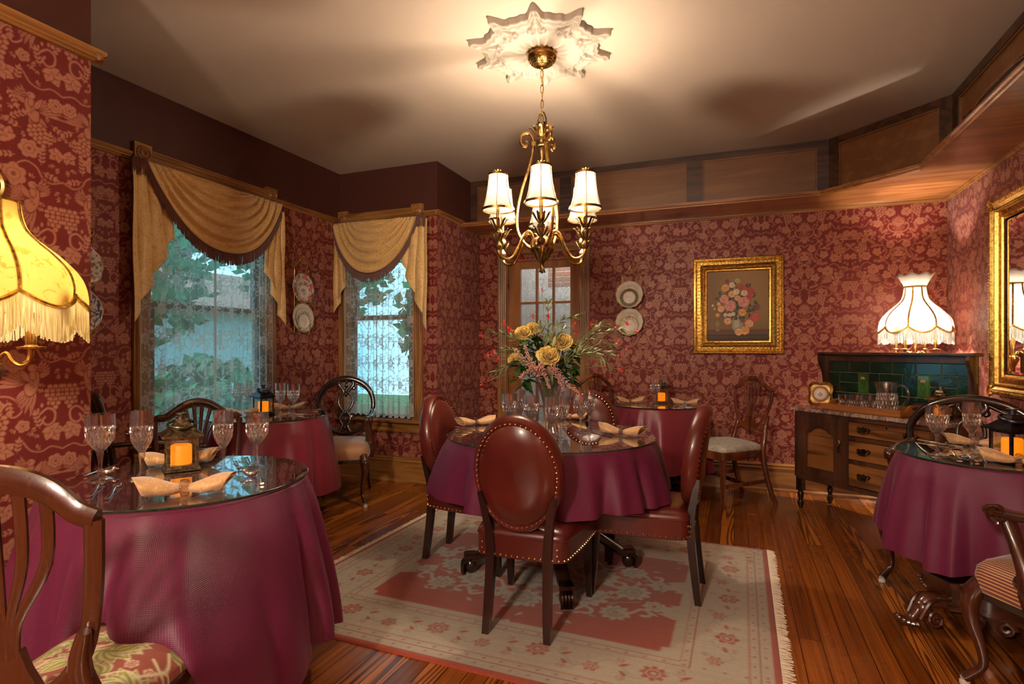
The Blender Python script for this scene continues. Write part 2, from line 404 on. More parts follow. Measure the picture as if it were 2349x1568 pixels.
def m_napkin():
    t=NT('peach damask napkin'); v=t.co(); n=t.noise(v,38,2,.5,2.2); m=t.math('LESS_THAN',t.math('ABSOLUTE',t.math('SUBTRACT',n,.5)),.035)
    c=t.mix(m,(.60,.33,.13),(.72,.46,.22)); return t.out(t.pbr(c,.5,sheen=.4,normal=t.bump(t.noise(v,60,3),.3,.004)))
M['napkin']=m_napkin()
def m_lace():
    t=NT('lace curtain net'); a=t.n('ShaderNodeAttribute',attribute_name='pat').outputs['Fac']
    d=t.n('ShaderNodeBsdfDiffuse',{'Color':(.62,.57,.47)}); tr=t.n('ShaderNodeBsdfTranslucent',{'Color':(.50,.50,.47)}); ms=t.n('ShaderNodeMixShader',{0:.5,1:d.outputs[0],2:tr.outputs[0]})
    tp=t.n('ShaderNodeBsdfTransparent'); fc=t.n('ShaderNodeLayerWeight',{'Blend':.5}).outputs['Facing']; o=t.n('ShaderNodeMixShader',{0:t.math('ADD',t.math('MULTIPLY_ADD',a,.78,.16),t.math('MULTIPLY',t.math('POWER',fc,2.),.5),clamp=True),1:tp.outputs[0],2:ms.outputs[0]}); return t.out(o)
M['lace']=m_lace()
def schlick(t,f0=.045):
    c=t.n('ShaderNodeLayerWeight',{'Blend':.5}).outputs['Facing']; return t.math('MULTIPLY_ADD',t.math('POWER',c,5.),1-f0,f0)
def m_thin(name,tint,refl=1.,rough=.0):
    t=NT(name); fr=schlick(t); g=t.n('ShaderNodeBsdfGlossy',{'Color':(1,1,1),'Roughness':rough}); tp=t.n('ShaderNodeBsdfTransparent',{'Color':tint})
    return t.out(t.n('ShaderNodeMixShader',{0:t.math('MULTIPLY',fr,refl,clamp=True),1:tp.outputs[0],2:g.outputs[0]}))
M['pane']=m_thin('clear pane glass',(.95,.97,.96),1.0,.0)
M['tabletop']=m_thin('plate glass top',(.90,.93,.91),1.6,.01)
def m_edge():
    t=NT('green plate glass edge'); return t.out(t.pbr((.003,.03,.02),.06,0,1,spec=.8))
M['edge']=m_edge()
def m_crystal(name='crystal',z0=0,z1=0,k=8,fz=60):
    t=NT(name); fr=schlick(t,.08); nrm=None
    if z1>z0:
        sx=t.n('ShaderNodeSeparateXYZ',{0:t.co()}); th=t.math('MULTIPLY',t.math('ARCTAN2',sx.outputs[1],sx.outputs[0]),k); zz=t.math('MULTIPLY',sx.outputs[2],fz)
        a=t.math('ABSOLUTE',t.math('SINE',t.math('ADD',th,zz))); b=t.math('ABSOLUTE',t.math('SINE',t.math('SUBTRACT',th,zz)))
        m=t.math('MULTIPLY',t.math('GREATER_THAN',sx.outputs[2],z0),t.math('LESS_THAN',sx.outputs[2],z1)); h=t.math('MULTIPLY',t.math('MINIMUM',a,b),m)
        nrm=t.bump(h,1.0,.008)
    g=t.n('ShaderNodeBsdfGlossy',{'Color':(1,1,1),'Roughness':.03}); tp=t.n('ShaderNodeBsdfTransparent',{'Color':(.975,.98,.99)})
    rf=t.n('ShaderNodeBsdfRefraction',{'Color':(1,1,1),'Roughness':.0,'IOR':1.15}); a=t.n('ShaderNodeMixShader',{0:.3,1:tp.outputs[0],2:rf.outputs[0]})
    if nrm is not None: t.set(g,'Normal',nrm); t.set(rf,'Normal',nrm)
    f=t.math('MULTIPLY',fr,1.3,clamp=True)
    if nrm is not None: f=t.math('MULTIPLY_ADD',m,.20,f,clamp=True)
    return t.out(t.n('ShaderNodeMixShader',{0:f,1:a.outputs[0],2:g.outputs[0]}))
M['cut_bowl']=m_crystal('cut crystal bowl',.088,.180,8,75); M['cut_tumbler']=m_crystal('cut crystal tumbler',.004,.062,8,75); M['cut_pitcher']=m_crystal('cut crystal pitcher',.006,.115,10,60); M['cut_vase']=m_crystal('cut crystal vase',.01,.27,6,14)
M['crystal']=m_crystal()
def m_shade(name,col,em=0):
    t=NT(name); v=t.co(); n=t.noise(v,60,3); c=t.mix(n,tuple(x*.93 for x in col),col)
    d=t.n('ShaderNodeBsdfDiffuse',{'Color':c}); tr=t.n('ShaderNodeBsdfTranslucent',{'Color':c}); return t.out(t.n('ShaderNodeMixShader',{0:.72,1:d.outputs[0],2:tr.outputs[0]}))
M['shade']=m_shade('cream silk shade',(.72,.71,.68))
def m_print():
    t=NT('yellow printed shade'); v=t.co(); n=t.noise(v,26,3,.6,1.); m=t.math('MULTIPLY',t.math('GREATER_THAN',n,.60),.55); c=t.mix(m,(.70,.55,.25),(.50,.34,.07))
    d=t.n('ShaderNodeBsdfDiffuse',{'Color':c}); tr=t.n('ShaderNodeBsdfTranslucent',{'Color':c}); return t.out(t.n('ShaderNodeMixShader',{0:.72,1:d.outputs[0],2:tr.outputs[0]}))
M['shade_yellow']=m_print()
M['shade_fringe']=m_shade('ivory shade fringe',(.86,.78,.55))
def m_emit(name,col,st):
    t=NT(name); return t.out(t.n('ShaderNodeEmission',{'Color':col,'Strength':st}))
M['bulb']=m_emit('lit bulb',(1,.86,.66),7)
M['candle']=None
def m_candle():
    t=NT('glowing amber candle'); b=t.pbr((.60,.20,.012),.5,Subsurface_Weight=.0); t.set(b,'Emission Color',(1,.24,.004)); t.set(b,'Emission Strength',.48); return t.out(b)
M['candle']=m_candle()
def m_stripe():
    t=NT('striped silk seat'); v=t.co(); sx=t.n('ShaderNodeSeparateXYZ',{0:v}); q=t.math('SUBTRACT',t.math('ABSOLUTE',sx.outputs[0]),sx.outputs[2]); s=t.math('FRACT',t.math('MULTIPLY_ADD',q,80,100)); s2=t.math('FRACT',t.math('MULTIPLY_ADD',q,160,200))
    c=t.mix(t.math('GREATER_THAN',s,.55),(.22,.035,.035),(.58,.38,.14)); c=t.mix(t.math('GREATER_THAN',s2,.86),c,(.06,.015,.015)); return t.out(t.pbr(c,.5,sheen=.3))
M['stripe']=m_stripe()
def m_attr(name,rough=.8,sheen=0,bump=0,bsc=500,coat=0):
    t=NT(name); a=t.n('ShaderNodeAttribute',attribute_name='col').outputs['Color']; n=t.noise(t.co(),bsc,3,.6)
    c=t.mix(1,a,t.ramp(n,(.3,(.78,.78,.78)),(.7,(1.1,1.1,1.1))),'MULTIPLY'); return t.out(t.pbr(c,rough,0,coat,t.bump(n,bump,.003) if bump else None,sheen=sheen))
M['rug']=m_attr('hand knotted wool rug',.95,.2,.5,420)
M['paisley']=m_attr('paisley tapestry seat',.8,.1,.3,700)
M['canvas']=m_attr('oil painted canvas',.6,0,.2,500,.0)
M['china']=m_attr('painted china',.12,0,0,20,.6)
def m_greyseat():
    t=NT('pale brocade seat'); v=t.co(); b=t.n('ShaderNodeTexVoronoi',{'Vector':v,'Scale':34}).outputs[0]; c=t.ramp(b,(.3,(.40,.38,.30)),(.42,(.27,.29,.27)),(.6,(.46,.42,.33))); return t.out(t.pbr(c,.6,sheen=.3))
M['greyseat']=m_greyseat()
def m_tile(name,a,b):
    t=NT(name); n=t.noise(t.co(),7,3,.6,.5); return t.out(t.pbr(t.ramp(n,(.3,a),(.7,b)),.08,0,1,t.bump(n,.25,.01)))
M['tile']=m_tile('bottle green glazed tile',(.003,.014,.009),(.008,.045,.022))
M['tile_light']=m_tile('leaf green glazed tile',(.03,.10,.012),(.07,.20,.03))
M['grout']=plain('tile grout',(.12,.16,.10),.8)
def m_marble():
    t=NT('brown marble'); v=t.co(); n=t.noise(v,9,6,.7,1.5); c=t.ramp(n,(.35,(.13,.065,.045)),(.5,(.28,.17,.13)),(.53,(.55,.45,.38)),(.58,(.22,.12,.09))); return t.out(t.pbr(c,.15,0,.5))
M['marble']=m_marble()
M['mirror']=plain('silvered mirror',(.88,.88,.87),.01,1,var=.01)
M['leaf']=plain('dark peony leaf',(.035,.085,.012),.45,var=.4,nsc=30)
M['sage']=plain('sage willow leaf',(.24,.30,.13),.55,var=.25,nsc=30)
M['petal_yellow']=plain('yellow peony petal',(.86,.66,.19),.55,var=.2,nsc=40,sheen=.3)
M['petal_red']=plain('coral red petal',(.60,.045,.05),.5,var=.3)
M['petal_pink']=plain('pale pink astilbe',(.66,.36,.30),.7,var=.2)
M['stem']=plain('green stem',(.10,.16,.04),.5)
M['rubber']=plain('black cord',(.01,.01,.01),.5)
M['pink']=plain('pink glaze',(.62,.25,.24),.3)
M['white']=plain('warm white glaze',(.72,.68,.60),.25)
M['blind']=plain('terracotta blind',(.55,.24,.16),.6)
M['caster_white']=plain('glazed castor cup',(.55,.50,.45),.2)
def m_out(name,a,b,sc): 
    t=NT(name); n=t.noise(t.co(),sc,4,.7); return t.out(t.pbr(t.ramp(n,(.35,a),(.65,b)),.8))
M['grass']=m_out('lawn',(.04,.12,.03),(.10,.26,.06),3)
M['foliage']=m_out('outdoor foliage',(.02,.10,.05),(.12,.38,.16),6)
M['siding']=plain('pale house siding',(.62,.66,.70),.7)
# ------------------------------------------------------------------ room shell
XA,YB,XD,YC,XR,ZC,Y0 = -3.567,4.474,-2.495,5.398,1.565,2.928,1.536
ZR,ZB=2.445,.235
# the wallpaper repeat: half a mirrored tile
def paper_tile():
    w,h=.34,.70; R=Ras(w,h,.0022,0.,1,True); R.gap=.0026; C=math.cos; S=math.sin
    def stem(p,wd=.006,v=.85): R.curve(p,wd,v)
    # scrolling branches
    stem([(0,.36),(.03,.335),(.075,.33),(.11,.355),(.155,.36),(.19,.335),(.20,.30),(.175,.28),(.155,.295)],.0065)
    stem([(.34,.50),(.30,.485),(.27,.50),(.25,.535),(.215,.55),(.185,.53),(.19,.505),(.21,.505)],.006)
    stem([(0,.0),(.03,.02),(.07,.015),(.10,.04),(.09,.075),(.065,.075)],.0065)
    stem([(.34,.14),(.30,.155),(.265,.14),(.23,.15),(.205,.185)],.0055)
    stem([(.06,.52),(.09,.55),(.10,.59),(.08,.63),(.10,.67)],.006)
    # palmette vase on the mirror axis
    for k in range(6): R.leaf(0,.150,.075-.006*k,.019,PI/2-.33*k,.95,.25)
    R.flower(0,.145,.020,.95,6,.25)
    stem([(0,.085),(.04,.088),(.066,.11),(.07,.14),(.055,.155),(.045,.142)],.009,.9)
    for k in range(3): stem([(0,.098+.012*k),(.022-.003*k,.100+.012*k),(.042-.006*k,.116+.010*k)],.004,.8)
    for k in range(5): a=.1+.40*k; R.ell(.088*C(a),.150+.085*S(a),.006,.006,.9)
    R.leaf(0,.078,.05,.02,-PI/2+.25,.95,.25); R.leaf(.012,.078,.045,.016,-PI/2+.8,.95,.25)
    def bird(x,y,s,a,fl=1):
        c,n=C(a),S(a)
        def q(px,py): px*=fl; return (x+(px*c-py*n)*s,y+(px*n+py*c)*s)
        A=lambda an:a+(an if fl>0 else PI-an)
        for i in range(6): R.leaf(*q(-.006+.004*i,-.012),(.090-.010*i)*s,.012*s,A(-1.15+.13*i),.85,.2)
        for i in range(6): R.leaf(*q(-.010,.004+.002*i),(.066-.005*i)*s,.013*s,A(2.1+.20*i),.95,.2)
        R.ell(*q(0,0),.036*s,.017*s,.85,A(-1.1)); R.line([q(-.006,.014),q(-.010,.036)],.013*s,.9); R.ell(*q(-.012,.042),.011*s,.010*s,.95); R.line([q(-.018,.042),q(-.034,.036)],.004*s,.95)
        for i in range(7): R.leaf(*q(.006,.006),(.085-.007*i)*s,.014*s,A(.10+.20*i),.95,.2)
        for i in range(8): R.ell(*q(-.004+.004*(i%3),.010-.007*(i//2)),.0026*s,.0026*s,.35)
    bird(.235,.405,1.35,.25,-1); bird(.235,.050,1.25,-.2,1)
    # vine leaves, grapes, roses, paisley
    for x,y,r,a in((.075,.425,.044,1.2),(.30,.225,.046,-1.1),(.135,.155,.042,.6),(0,.60,.042,PI/2),(.155,.62,.042,2.2),(.325,.61,.034,-2.4)): R.vine(x,y,r*1.25,a,.95,.2)
    R.grapes(.125,.245,.048,.95,rot=.3); R.grapes(.315,.345,.044,.95); R.grapes(.035,.475,.042,.95,rot=-.2); R.grapes(.26,.655,.040,.95,rot=.4)
    for x,y,r,n in((.175,.490,.036,6),(.225,.600,.030,6),(.055,.245,.030,7),(.055,.685,.026,5),(.315,.095,.024,6),(.125,.325,.020,5),(.12,.505,.018,5),(.205,.245,.020,5)): R.flower(x,y,r*1.22,.95,n,.25,x*9,.22)
    stem([(.262,.285),(.288,.305),(.312,.29),(.31,.255),(.288,.24),(.27,.255),(.278,.272)],.008,.9)
    for x,y in((.255,.30),(.268,.318),(.29,.325)): R.ell(x,y,.005,.008,.9)
    occ=R.A[...,0]; rr=np.random.default_rng(12)
    # sprigs fill what is left of the ground
    for t in range(3000):
        x,y,a=rr.uniform(.004,w-.004),rr.uniform(0,h),rr.uniform(0,6.28); L=rr.choice([.03,.05,.05,.065]); ok=True
        for k in range(4):
            px,py=x+L*(k+.4)/4*C(a),(y+L*(k+.4)/4*S(a))%h
            if not(0<px<w): ok=False; break
            i0,j0=int(px/R.res),int(py/R.res)%R.ny; b=3
            ys=np.arange(j0-b,j0+b+1)%R.ny; 
            if R.A[ys][:,max(0,i0-b):i0+b+1,0].max()>.3: ok=False; break
        if not ok: continue
        if L<.04:
            for q in range(3): R.leaf(x,y,.016,.008,a+(q-1)*.8,.95)
            continue
        R.curve([(x,y),(x+L*.5*C(a+.15),y+L*.5*S(a+.15)),(x+L*C(a),y+L*S(a))],.0026,.85)
        g=R.gap; R.gap=0
        for k in range(int(L/.016)):
            tt=.010+.015*k
            for sd in(1,-1): R.leaf(x+tt*C(a),y+tt*S(a),.017,.0085,a+sd*.85,.95)
        R.leaf(x+L*.92*C(a),y+L*.92*S(a),.017,.009,a,.95); R.gap=g
    return R
PT=paper_tile()
def wall(name, fn, rects, step=.006, frieze=True, a0=None, a1=None, solid_to=None, off=0., coarse=()):
    """rects: papered rectangles (a0,a1,z0,z1) along the wall; fn(a,z)->xyz arrays"""
    cos=[];fs=[];at=[];mi=[];n=0
    def addr(r,st,m):
        nonlocal n
        a,b,f=grid_np(*r,st); cos.append(np.stack(fn(a,b),-1)); fs.append(f+n); n+=len(a)
        at.append(PT.sample(a+off,b,mirror=True) if m==0 else np.zeros((len(a),1))); mi.append(np.full(len(f),m))
    for r in rects: addr(r,step,0)
    for r in coarse: addr(r,1.,1)
    o=np_mesh(name,np.concatenate(cos),np.concatenate(fs),np.concatenate(at),'pat',(M['paper'],M['maroon']),np.concatenate(mi))
    return tag(o,kind='structure')
fX=lambda X:(lambda a,z:(np.full_like(a,X),a,z)); fY=lambda Y:(lambda a,z:(a,np.full_like(a,Y),z))
W1=(2.55,3.525,.62,2.44); W2=(-3.46,-2.745,.58,2.44); DR=(-2.175,-1.42,2.135)
wall('wall_left',fX(XA),[(Y0,W1[0],0,ZR),(W1[0],W1[1],0,W1[2]),(W1[1],YB,0,ZR)],.0055,coarse=[(Y0,YB,ZR,ZC)],off=.1)
wall('wall_bay_back',fY(YB),[(XA,W2[0],0,ZR),(W2[0],W2[1],0,W2[2]),(W2[1],XD,0,ZR)],.0055,coarse=[(XA,XD,ZR,ZC)],off=.16)
wall('wall_bay_side',fX(XD),[(YB,YC,0,ZR)],.006,coarse=[(YB,YC,ZR,ZC)])
wall('wall_back',fY(YC),[(XD,DR[0],0,2.46),(DR[0],DR[1],DR[2],2.46),(DR[1],XR,0,2.46)],.0058,coarse=[(XD,XR,2.46,ZC)],off=.12)
wall('wall_right',fX(XR),[(1.6,YC,0,2.46)],.0065,coarse=[(1.6,YC,2.46,ZC)],off=.05)
wall('wall_right_front',fX(XR),[(-3.0,1.6,0,2.46)],.012,coarse=[(-3.0,1.6,2.46,ZC)])
wall('wall_pier',fX(XD),[(.2,Y0,0,ZR)],.0035,coarse=[(.2,Y0,ZR,ZC)],off=.27)
wall('wall_left_front',fX(XD),[(-3.,.2,0,ZR)],.012,coarse=[(-3.,.2,ZR,ZC)])
wall('wall_bay_near',fY(Y0),[(XA,XD,0,ZR)],.012,coarse=[(XA,XD,ZR,ZC)])
wall('wall_front',fY(-3.0),[(XD,XR,0,ZR)],.014,coarse=[(XD,XR,ZR,ZC)])
def slab(name,z,m,x0,x1,y0,y1,t):
    b=MB(); b.box(((x0+x1)/2,(y0+y1)/2,z+t/2),(x1-x0,y1-y0,abs(t))); return tag(b.build(name,m,ang=0),kind='structure')
slab('floor',0,M['floor'],XA-.1,XR+.1,-3.1,YC+.1,-.1); slab('ceiling',ZC,M['ceiling'],XA-.1,XR+.1,-3.1,YC+.1,.1)

def trim(name,mb,m,ang=30): return tag(mb.build(name,m,ang=ang),kind='structure')
def mould(mb,p,q,n,prof):
    """run a profile [(out,z)] from p to q; n = outward normal (2-D)"""
    vs=[(e[0]+n[0]*o,e[1]+n[1]*o,z) for e in(p,q) for o,z in prof]; k=len(prof)
    return mb.add(vs,[(i,i+1,k+i+1,k+i) for i in range(k-1)]+[tuple(range(k)),tuple(reversed(range(k,2*k)))])
BP=[(0,0),(.028,0),(.028,.012),(.018,.026),(.018,.185),(.024,.192),(.024,.202),(.018,.208),(.022,.222),(.012,.236),(0,.238)]
RP=[(0,2.435),(.012,2.437),(.016,2.446),(.024,2.450),(.024,2.457),(.036,2.464),(.042,2.472),(.042,2.480),(0,2.484)]
runs=[('left',(XA,Y0),(XA,YB),(1,0),'oak_y'),('bay_back',(XA,YB),(XD,YB),(0,-1),'oak_x'),('bay_side',(XD,YB),(XD,YC),(1,0),'oak_y'),
 ('back_left',(XD,YC),(-2.287,YC),(0,-1),'oak_x'),('back',(-1.273,YC),(XR,YC),(0,-1),'oak_x'),('right',(XR,YC),(XR,-3),(-1,0),'oak_y'),('pier',(XD,Y0),(XD,-3),(1,0),'oak_y'),('near',(XA,Y0),(XD,Y0),(0,1),'oak_x')]
for nm,p,q,n,m in runs: trim('baseboard_'+nm,mould(MB(),p,q,n,BP),M[m],20)
k=1
for p,q,n,m in [((XA,Y0),(XA,2.42),(1,0),'oak_y'),((XA,3.65),(XA,YB),(1,0),'oak_y'),((-2.62,YB),(XD+.04,YB),(0,-1),'oak_x'),((XD,YB-.04),(XD,4.95),(1,0),'oak_y'),((XD,Y0+.04),(XD,-3),(1,0),'oak_y'),((XA,Y0),(XD+.04,Y0),(0,1),'oak_x')]:
    trim('trim_%d'%k,mould(MB(),p,q,n,RP),M[m],20); k+=1
# ---- plate shelf with panelled fascia round the back and right walls
sh=MB()
SP=[(XD,4.948),(.628,4.948),(1.157,4.468),(1.157,-3.0),(XR,-3.0),(XR,YC),(XD,YC)]
sh.prism(SP,.030,'z',(0,0,2.438))
o=trim('trim_shelf',sh,M['darkoak_x'])
ed=MB()
for p,q,n in(((XD,4.948),(.628,4.948),(0,-1)),((.628,4.948),(1.157,4.468),(-.672,-.741)),((1.157,4.468),(1.157,-3),(-1,0))):
    mould(ed,p,q,n,[(0,2.420),(.010,2.424),(.010,2.436),(.024,2.440),(.024,2.448),(.014,2.454),(.014,2.462),(0,2.466)])
trim('trim_shelf_edge',ed,M['darkoak_x'])
cm=MB()
mould(cm,(XD,YC),(XR,YC),(0,-1),[(0,2.40),(.010,2.402),(.014,2.412),(.022,2.416),(.022,2.424),(0,2.424)]); mould(cm,(XR,YC),(XR,-3),(-1,0),[(0,2.40),(.010,2.402),(.014,2.412),(.022,2.416),(.022,2.424),(0,2.424)])
trim('trim_shelf_bead',cm,M['oak_x'])
fa=MB(); st=MB(); pb=MB()
def fascia(p,q,n,stiles):
    p=Vector((*p,0));q=Vector((*q,0));d=(q-p);L=d.length;d.normalize();n=Vector((*n,0));rz=math.atan2(d.y,d.x)
    def at(a,o,z): v=p+d*a+n*o; return (v.x,v.y,z)
    fa.box(at(L/2,-.01,(2.453+ZC)/2),(L,.02,ZC-2.453),rz)
    st.box(at(L/2,.008,ZC-.028),(L,.022,.056),rz); st.box(at(L/2,.006,2.462),(L,.016,.02),rz)
    for a,w in stiles: st.box(at(a,.008,(2.453+ZC)/2),(w,.0225,ZC-2.4535),rz)
    S=sorted(stiles)
    for (a,w),(b,v) in zip(S,S[1:]):
        a0,a1=a+w/2,b-v/2
        for z in(2.478,ZC-.062): pb.box(at((a0+a1)/2,.006,z),(a1-a0,.014,.012),rz)
        for x in(a0+.006,a1-.006): pb.box(at(x,.006,(2.478+ZC-.062)/2),(.012,.0145,ZC-.062-2.478+.012),rz)
fascia((XD,5.19),(.72,5.19),(0,-1),[(.035,.07),(1.0,.11),(2.17,.13),(3.17,.09)])
fascia((.72,5.19),(1.369,4.561),(-.696,-.718),[(.045,.09),(.86,.09)])
fascia((1.369,4.561),(1.369,-3),(-1,0),[(.05,.1),(1.75,.12),(3.4,.12),(5.1,.12),(6.8,.12)])
trim('trim_fascia',fa,M['panel_x']); trim('trim_stiles',st,M['stile']); trim('trim_panel_bead',pb,M['panel_x'])

# ---- windows and door (local x along the wall, front = -y)
def casing(name,loc,rz,x0,x1,zt,zs,x0f=None,sill=True,jw=.11,kind='window'):
    """flat fluted casing with corner blocks; opening x0..x1, zs..zt"""
    root=thing(name,None,None,loc,rz); root['kind']='structure'
    a=MB()
    for xc in(x0-jw/2,x1+jw/2):
        a.box((xc,-.012,(zs+zt)/2),(jw,.024,zt-zs))
        for k in(-1.5,-.5,.5,1.5): a.tube([(xc+k*.021,-.024,zs+.02),(xc+k*.021,-.024,zt-.005)],.0085,6)
    a.build('casing',M['oak_z'],root)
    h=MB(); h.box(((x0+x1)/2,-.012,zt+.045),(x1-x0,.024,.085))
    for z,r in((zt+.012,.007),(zt+.03,.010),(zt+.055,.006),(zt+.08,.010)): h.box(((x0+x1)/2,-.026,z),(x1-x0,.014,r))
    h.build('head',M['oak_x'],root)
    for xc in(x0-jw/2,x1+jw/2):
        c=MB(); c.box((xc,-.016,zt+.056),(jw+.006,.032,.118),bev=0)
        c.T=Matrix.Translation((xc,-.032,zt+.056))@Matrix.Rotation(PI/2,4,'X')
        c.lathe([(.046,0),(.046,.006),(.040,.009),(.034,.002),(.030,.002),(.024,.010),(.014,.011),(.011,.004),(.006,.006),(0,.010)],20)
        c.build('corner_block',M['oak_x'],root)
    return root
def window(name,loc,rz,x0,x1,z0,z1,zm):
    r=casing(name,loc,rz,x0,x1,z1,z0)
    s=MB(); s.box(((x0+x1)/2,-.035,z0-.012),(x1-x0+.26,.09,.026),bev=.006); s.box(((x0+x1)/2,-.012,z0-.07),(x1-x0+.22,.024,.09)); s.build('sill',M['oak_x'],r)
    j=MB(); 
    for x in(x0+.004,x1-.004): j.box((x,.06,(z0+z1)/2),(.012,.12,z1-z0))
    j.box(((x0+x1)/2,.06,z1-.004),(x1-x0,.12,.012)); j.box(((x0+x1)/2,.06,z0+.004),(x1-x0,.12,.012)); j.build('jamb',M['oak_z'],r)
    for (a,b,y) in((z0,zm+.02,.035),(zm-.02,z1,.075)):
        f=MB()
        for x in(x0+.03,x1-.03): f.box((x,y,(a+b)/2),(.05,.034,b-a))
        for z in(a+.022,b-.022): f.box(((x0+x1)/2,y,z),(x1-x0-.02,.033,.044))
        sf=f.build('sash',M['stile'],r); p=MB(); p.box(((x0+x1)/2,y,(a+b)/2),(x1-x0-.1,.004,b-a-.08)); p.build('pane',M['pane'],sf)
    return r
window('window_1',(XA,0,0),PI/2,W1[0],W1[1],W1[2],W1[3],1.53)
window('window_2',(0,YB,0),0,W2[0],W2[1],W2[2],W2[3],1.53)
dr=casing('door_1',(0,YC,0),0,DR[0],DR[1],2.195,0)
lf=MB(); x0,x1,zt=DR[0]+.005,DR[1]-.005,2.125; gx0,gx1,gz0,gz1=-2.045,-1.513,.30,2.05
yl=.03
for a,b in((x0,gx0),(gx1,x1)): lf.box(((a+b)/2,yl,zt/2+.003),(b-a,.04,zt-.006))
lf.box(((gx0+gx1)/2,yl,(gz1+zt)/2),(gx1-gx0,.04,zt-gz1)); lf.box(((gx0+gx1)/2,yl,gz0/2+.003),(gx1-gx0,.04,gz0-.006))
leaf=lf.build('door_leaf',M['door'],dr)
mu=MB(); cw=(gx1-gx0)/3; rh=(gz1-gz0)/5
for i in(1,2): mu.box((gx0+cw*i,yl,(gz0+gz1)/2),(.022,.034,gz1-gz0))
for i in range(1,5): mu.box(((gx0+gx1)/2,yl,gz0+rh*i),(gx1-gx0,.033,.022))
mu.build('muntin',M['door'],leaf)
jb=MB()
for x in(DR[0]-.003,DR[1]+.003): jb.box((x,.05,1.075),(.014,.14,2.15))
jb.box(((DR[0]+DR[1])/2,.05,2.134),(.78,.14,.016)); jb.build('jamb',M['door'],dr)
pg=MB(); pg.box(((gx0+gx1)/2,yl,(gz0+gz1)/2),(gx1-gx0,.003,gz1-gz0)); pg.build('pane',M['pane'],leaf)
kn=MB(); kn.T=Matrix.Translation((-1.462,.0,1.0))@Matrix.Rotation(PI/2,4,'X'); kn.lathe([(.026,0),(.026,.004),(.010,.008),(.010,.03),(.026,.042),(.030,.055),(.022,.068),(0,.072)],18); kn.build('door_handle',M['brass_dark'],leaf)
for z in(.3,1.9):
    hg=MB(); hg.lathe([(.008,-.05),(.010,-.048),(.010,.048),(.008,.05)],10,(x0-.004,-.012,z),cap=True); hg.build('hinge',M['brass_dark'],dr)
# room beyond the door: a lace panel hung on the far side of the glass, a blind, a lobby wall lit by added fill
def lace_tile():
    R=Ras(.28,.40,.003,.22,1,True)
    for cx,cy in((.07,.10),(.21,.30)):
        R.flower(cx,cy,.042,1,8,.45); R.flower(cx,cy,.018,.6,6,.9)
        for a in np.arange(0,2*PI,PI/4): R.leaf(cx+.045*math.cos(a),cy+.045*math.sin(a),.032,.014,a,1,.5)
    for cx,cy,sg in((.21,.10,1),(.07,.30,-1)):
        for sx in(1,-1):
            R.curve([(cx,cy-.08),(cx+sx*.035,cy-.05),(cx+sx*.045,cy-.01),(cx+sx*.02,cy+.015),(cx+sx*.006,cy),(cx+sx*.018,cy-.012)],.006,1)
            R.curve([(cx,cy+.085),(cx+sx*.03,cy+.06),(cx+sx*.055,cy+.065),(cx+sx*.06,cy+.04),(cx+sx*.045,cy+.04)],.006,1)
            R.leaf(cx,cy+.02,.045,.016,PI/2+sx*.6,1,.5)
    rr=np.random.default_rng(3)
    for k in range(46):
        x,y,a=rr.uniform(0,.28),rr.uniform(0,.4),rr.uniform(0,6.28); c,s_=math.cos(a),math.sin(a)
        if k%2: R.curve([(x,y),(x+.02*c,y+.02*s_),(x+.03*math.cos(a+.7),y+.03*math.sin(a+.7)),(x+.022*math.cos(a+1.3),y+.022*math.sin(a+1.3))],.0045,1)
        else: R.leaf(x,y,.026,.011,a,1,.4); R.leaf(x,y,.022,.009,a+1.,1,.4)
    for x in(0.,.14,.279): R.line([(x,0),(x,.4)],.003,.9)
    return R
LT=lace_tile()
def lace_panel(name,loc,rz,x0,x1,z0,z1,amp=.022,folds=7,seed=1,parent=None,step=.0042,full=1.35,hem=.015):
    r=np.random.default_rng(seed); a,z,f=grid_np(0,1,z0,z1,.01)
    na=int((x1-x0)*1.25/step); nz=int((z1-z0)/step); aa,zz=np.meshgrid(np.linspace(0,1,na),np.linspace(0,1,nz)); a=aa.ravel(); t=zz.ravel()
    idx=np.arange(na*nz).reshape(nz,na); f=np.stack([idx[:-1,:-1],idx[:-1,1:],idx[1:,1:],idx[1:,:-1]],-1).reshape(-1,4)
    ph=r.uniform(0,6,3); fld=np.sin(2*PI*folds*a+ph[0]+1.2*np.sin(2*PI*1.3*a+ph[1]))
    env=.45+.55*np.abs(np.sin(2*PI*1.1*a+ph[2])); y=-(amp*env*fld*(.7+.3*(1-t))); xx=x0+(x1-x0)*a+.006*np.sin(2*PI*folds*a*2+ph[1])
    hz=z0+hem*np.sin(2*PI*folds*a+ph[1])*.6; z=hz+(z1-hz)*t
    at=LT.sample((a*(x1-x0)*full*1.0)%.28,((z*1.0)%.40)); edge=np.minimum(a,1-a)*(x1-x0); at[edge<.012]=.95; at[(z-hz)<.018]=.95; at[((z-hz)<.09)]=np.maximum(at[(z-hz)<.09],.72)
    o=np_mesh(name,np.stack([xx,y,z],-1),f,at,'pat',(M['lace'],),parent=parent); o.location=loc; o.rotation_euler=(0,0,rz); return o
dl=lace_panel('door_lace',(0,.075,0),0,gx0-.02,gx1+.02,.26,2.1,.008,5,9,parent=dr,step=.008)
CHX,CHY,CHR=-1.0,2.99,.27
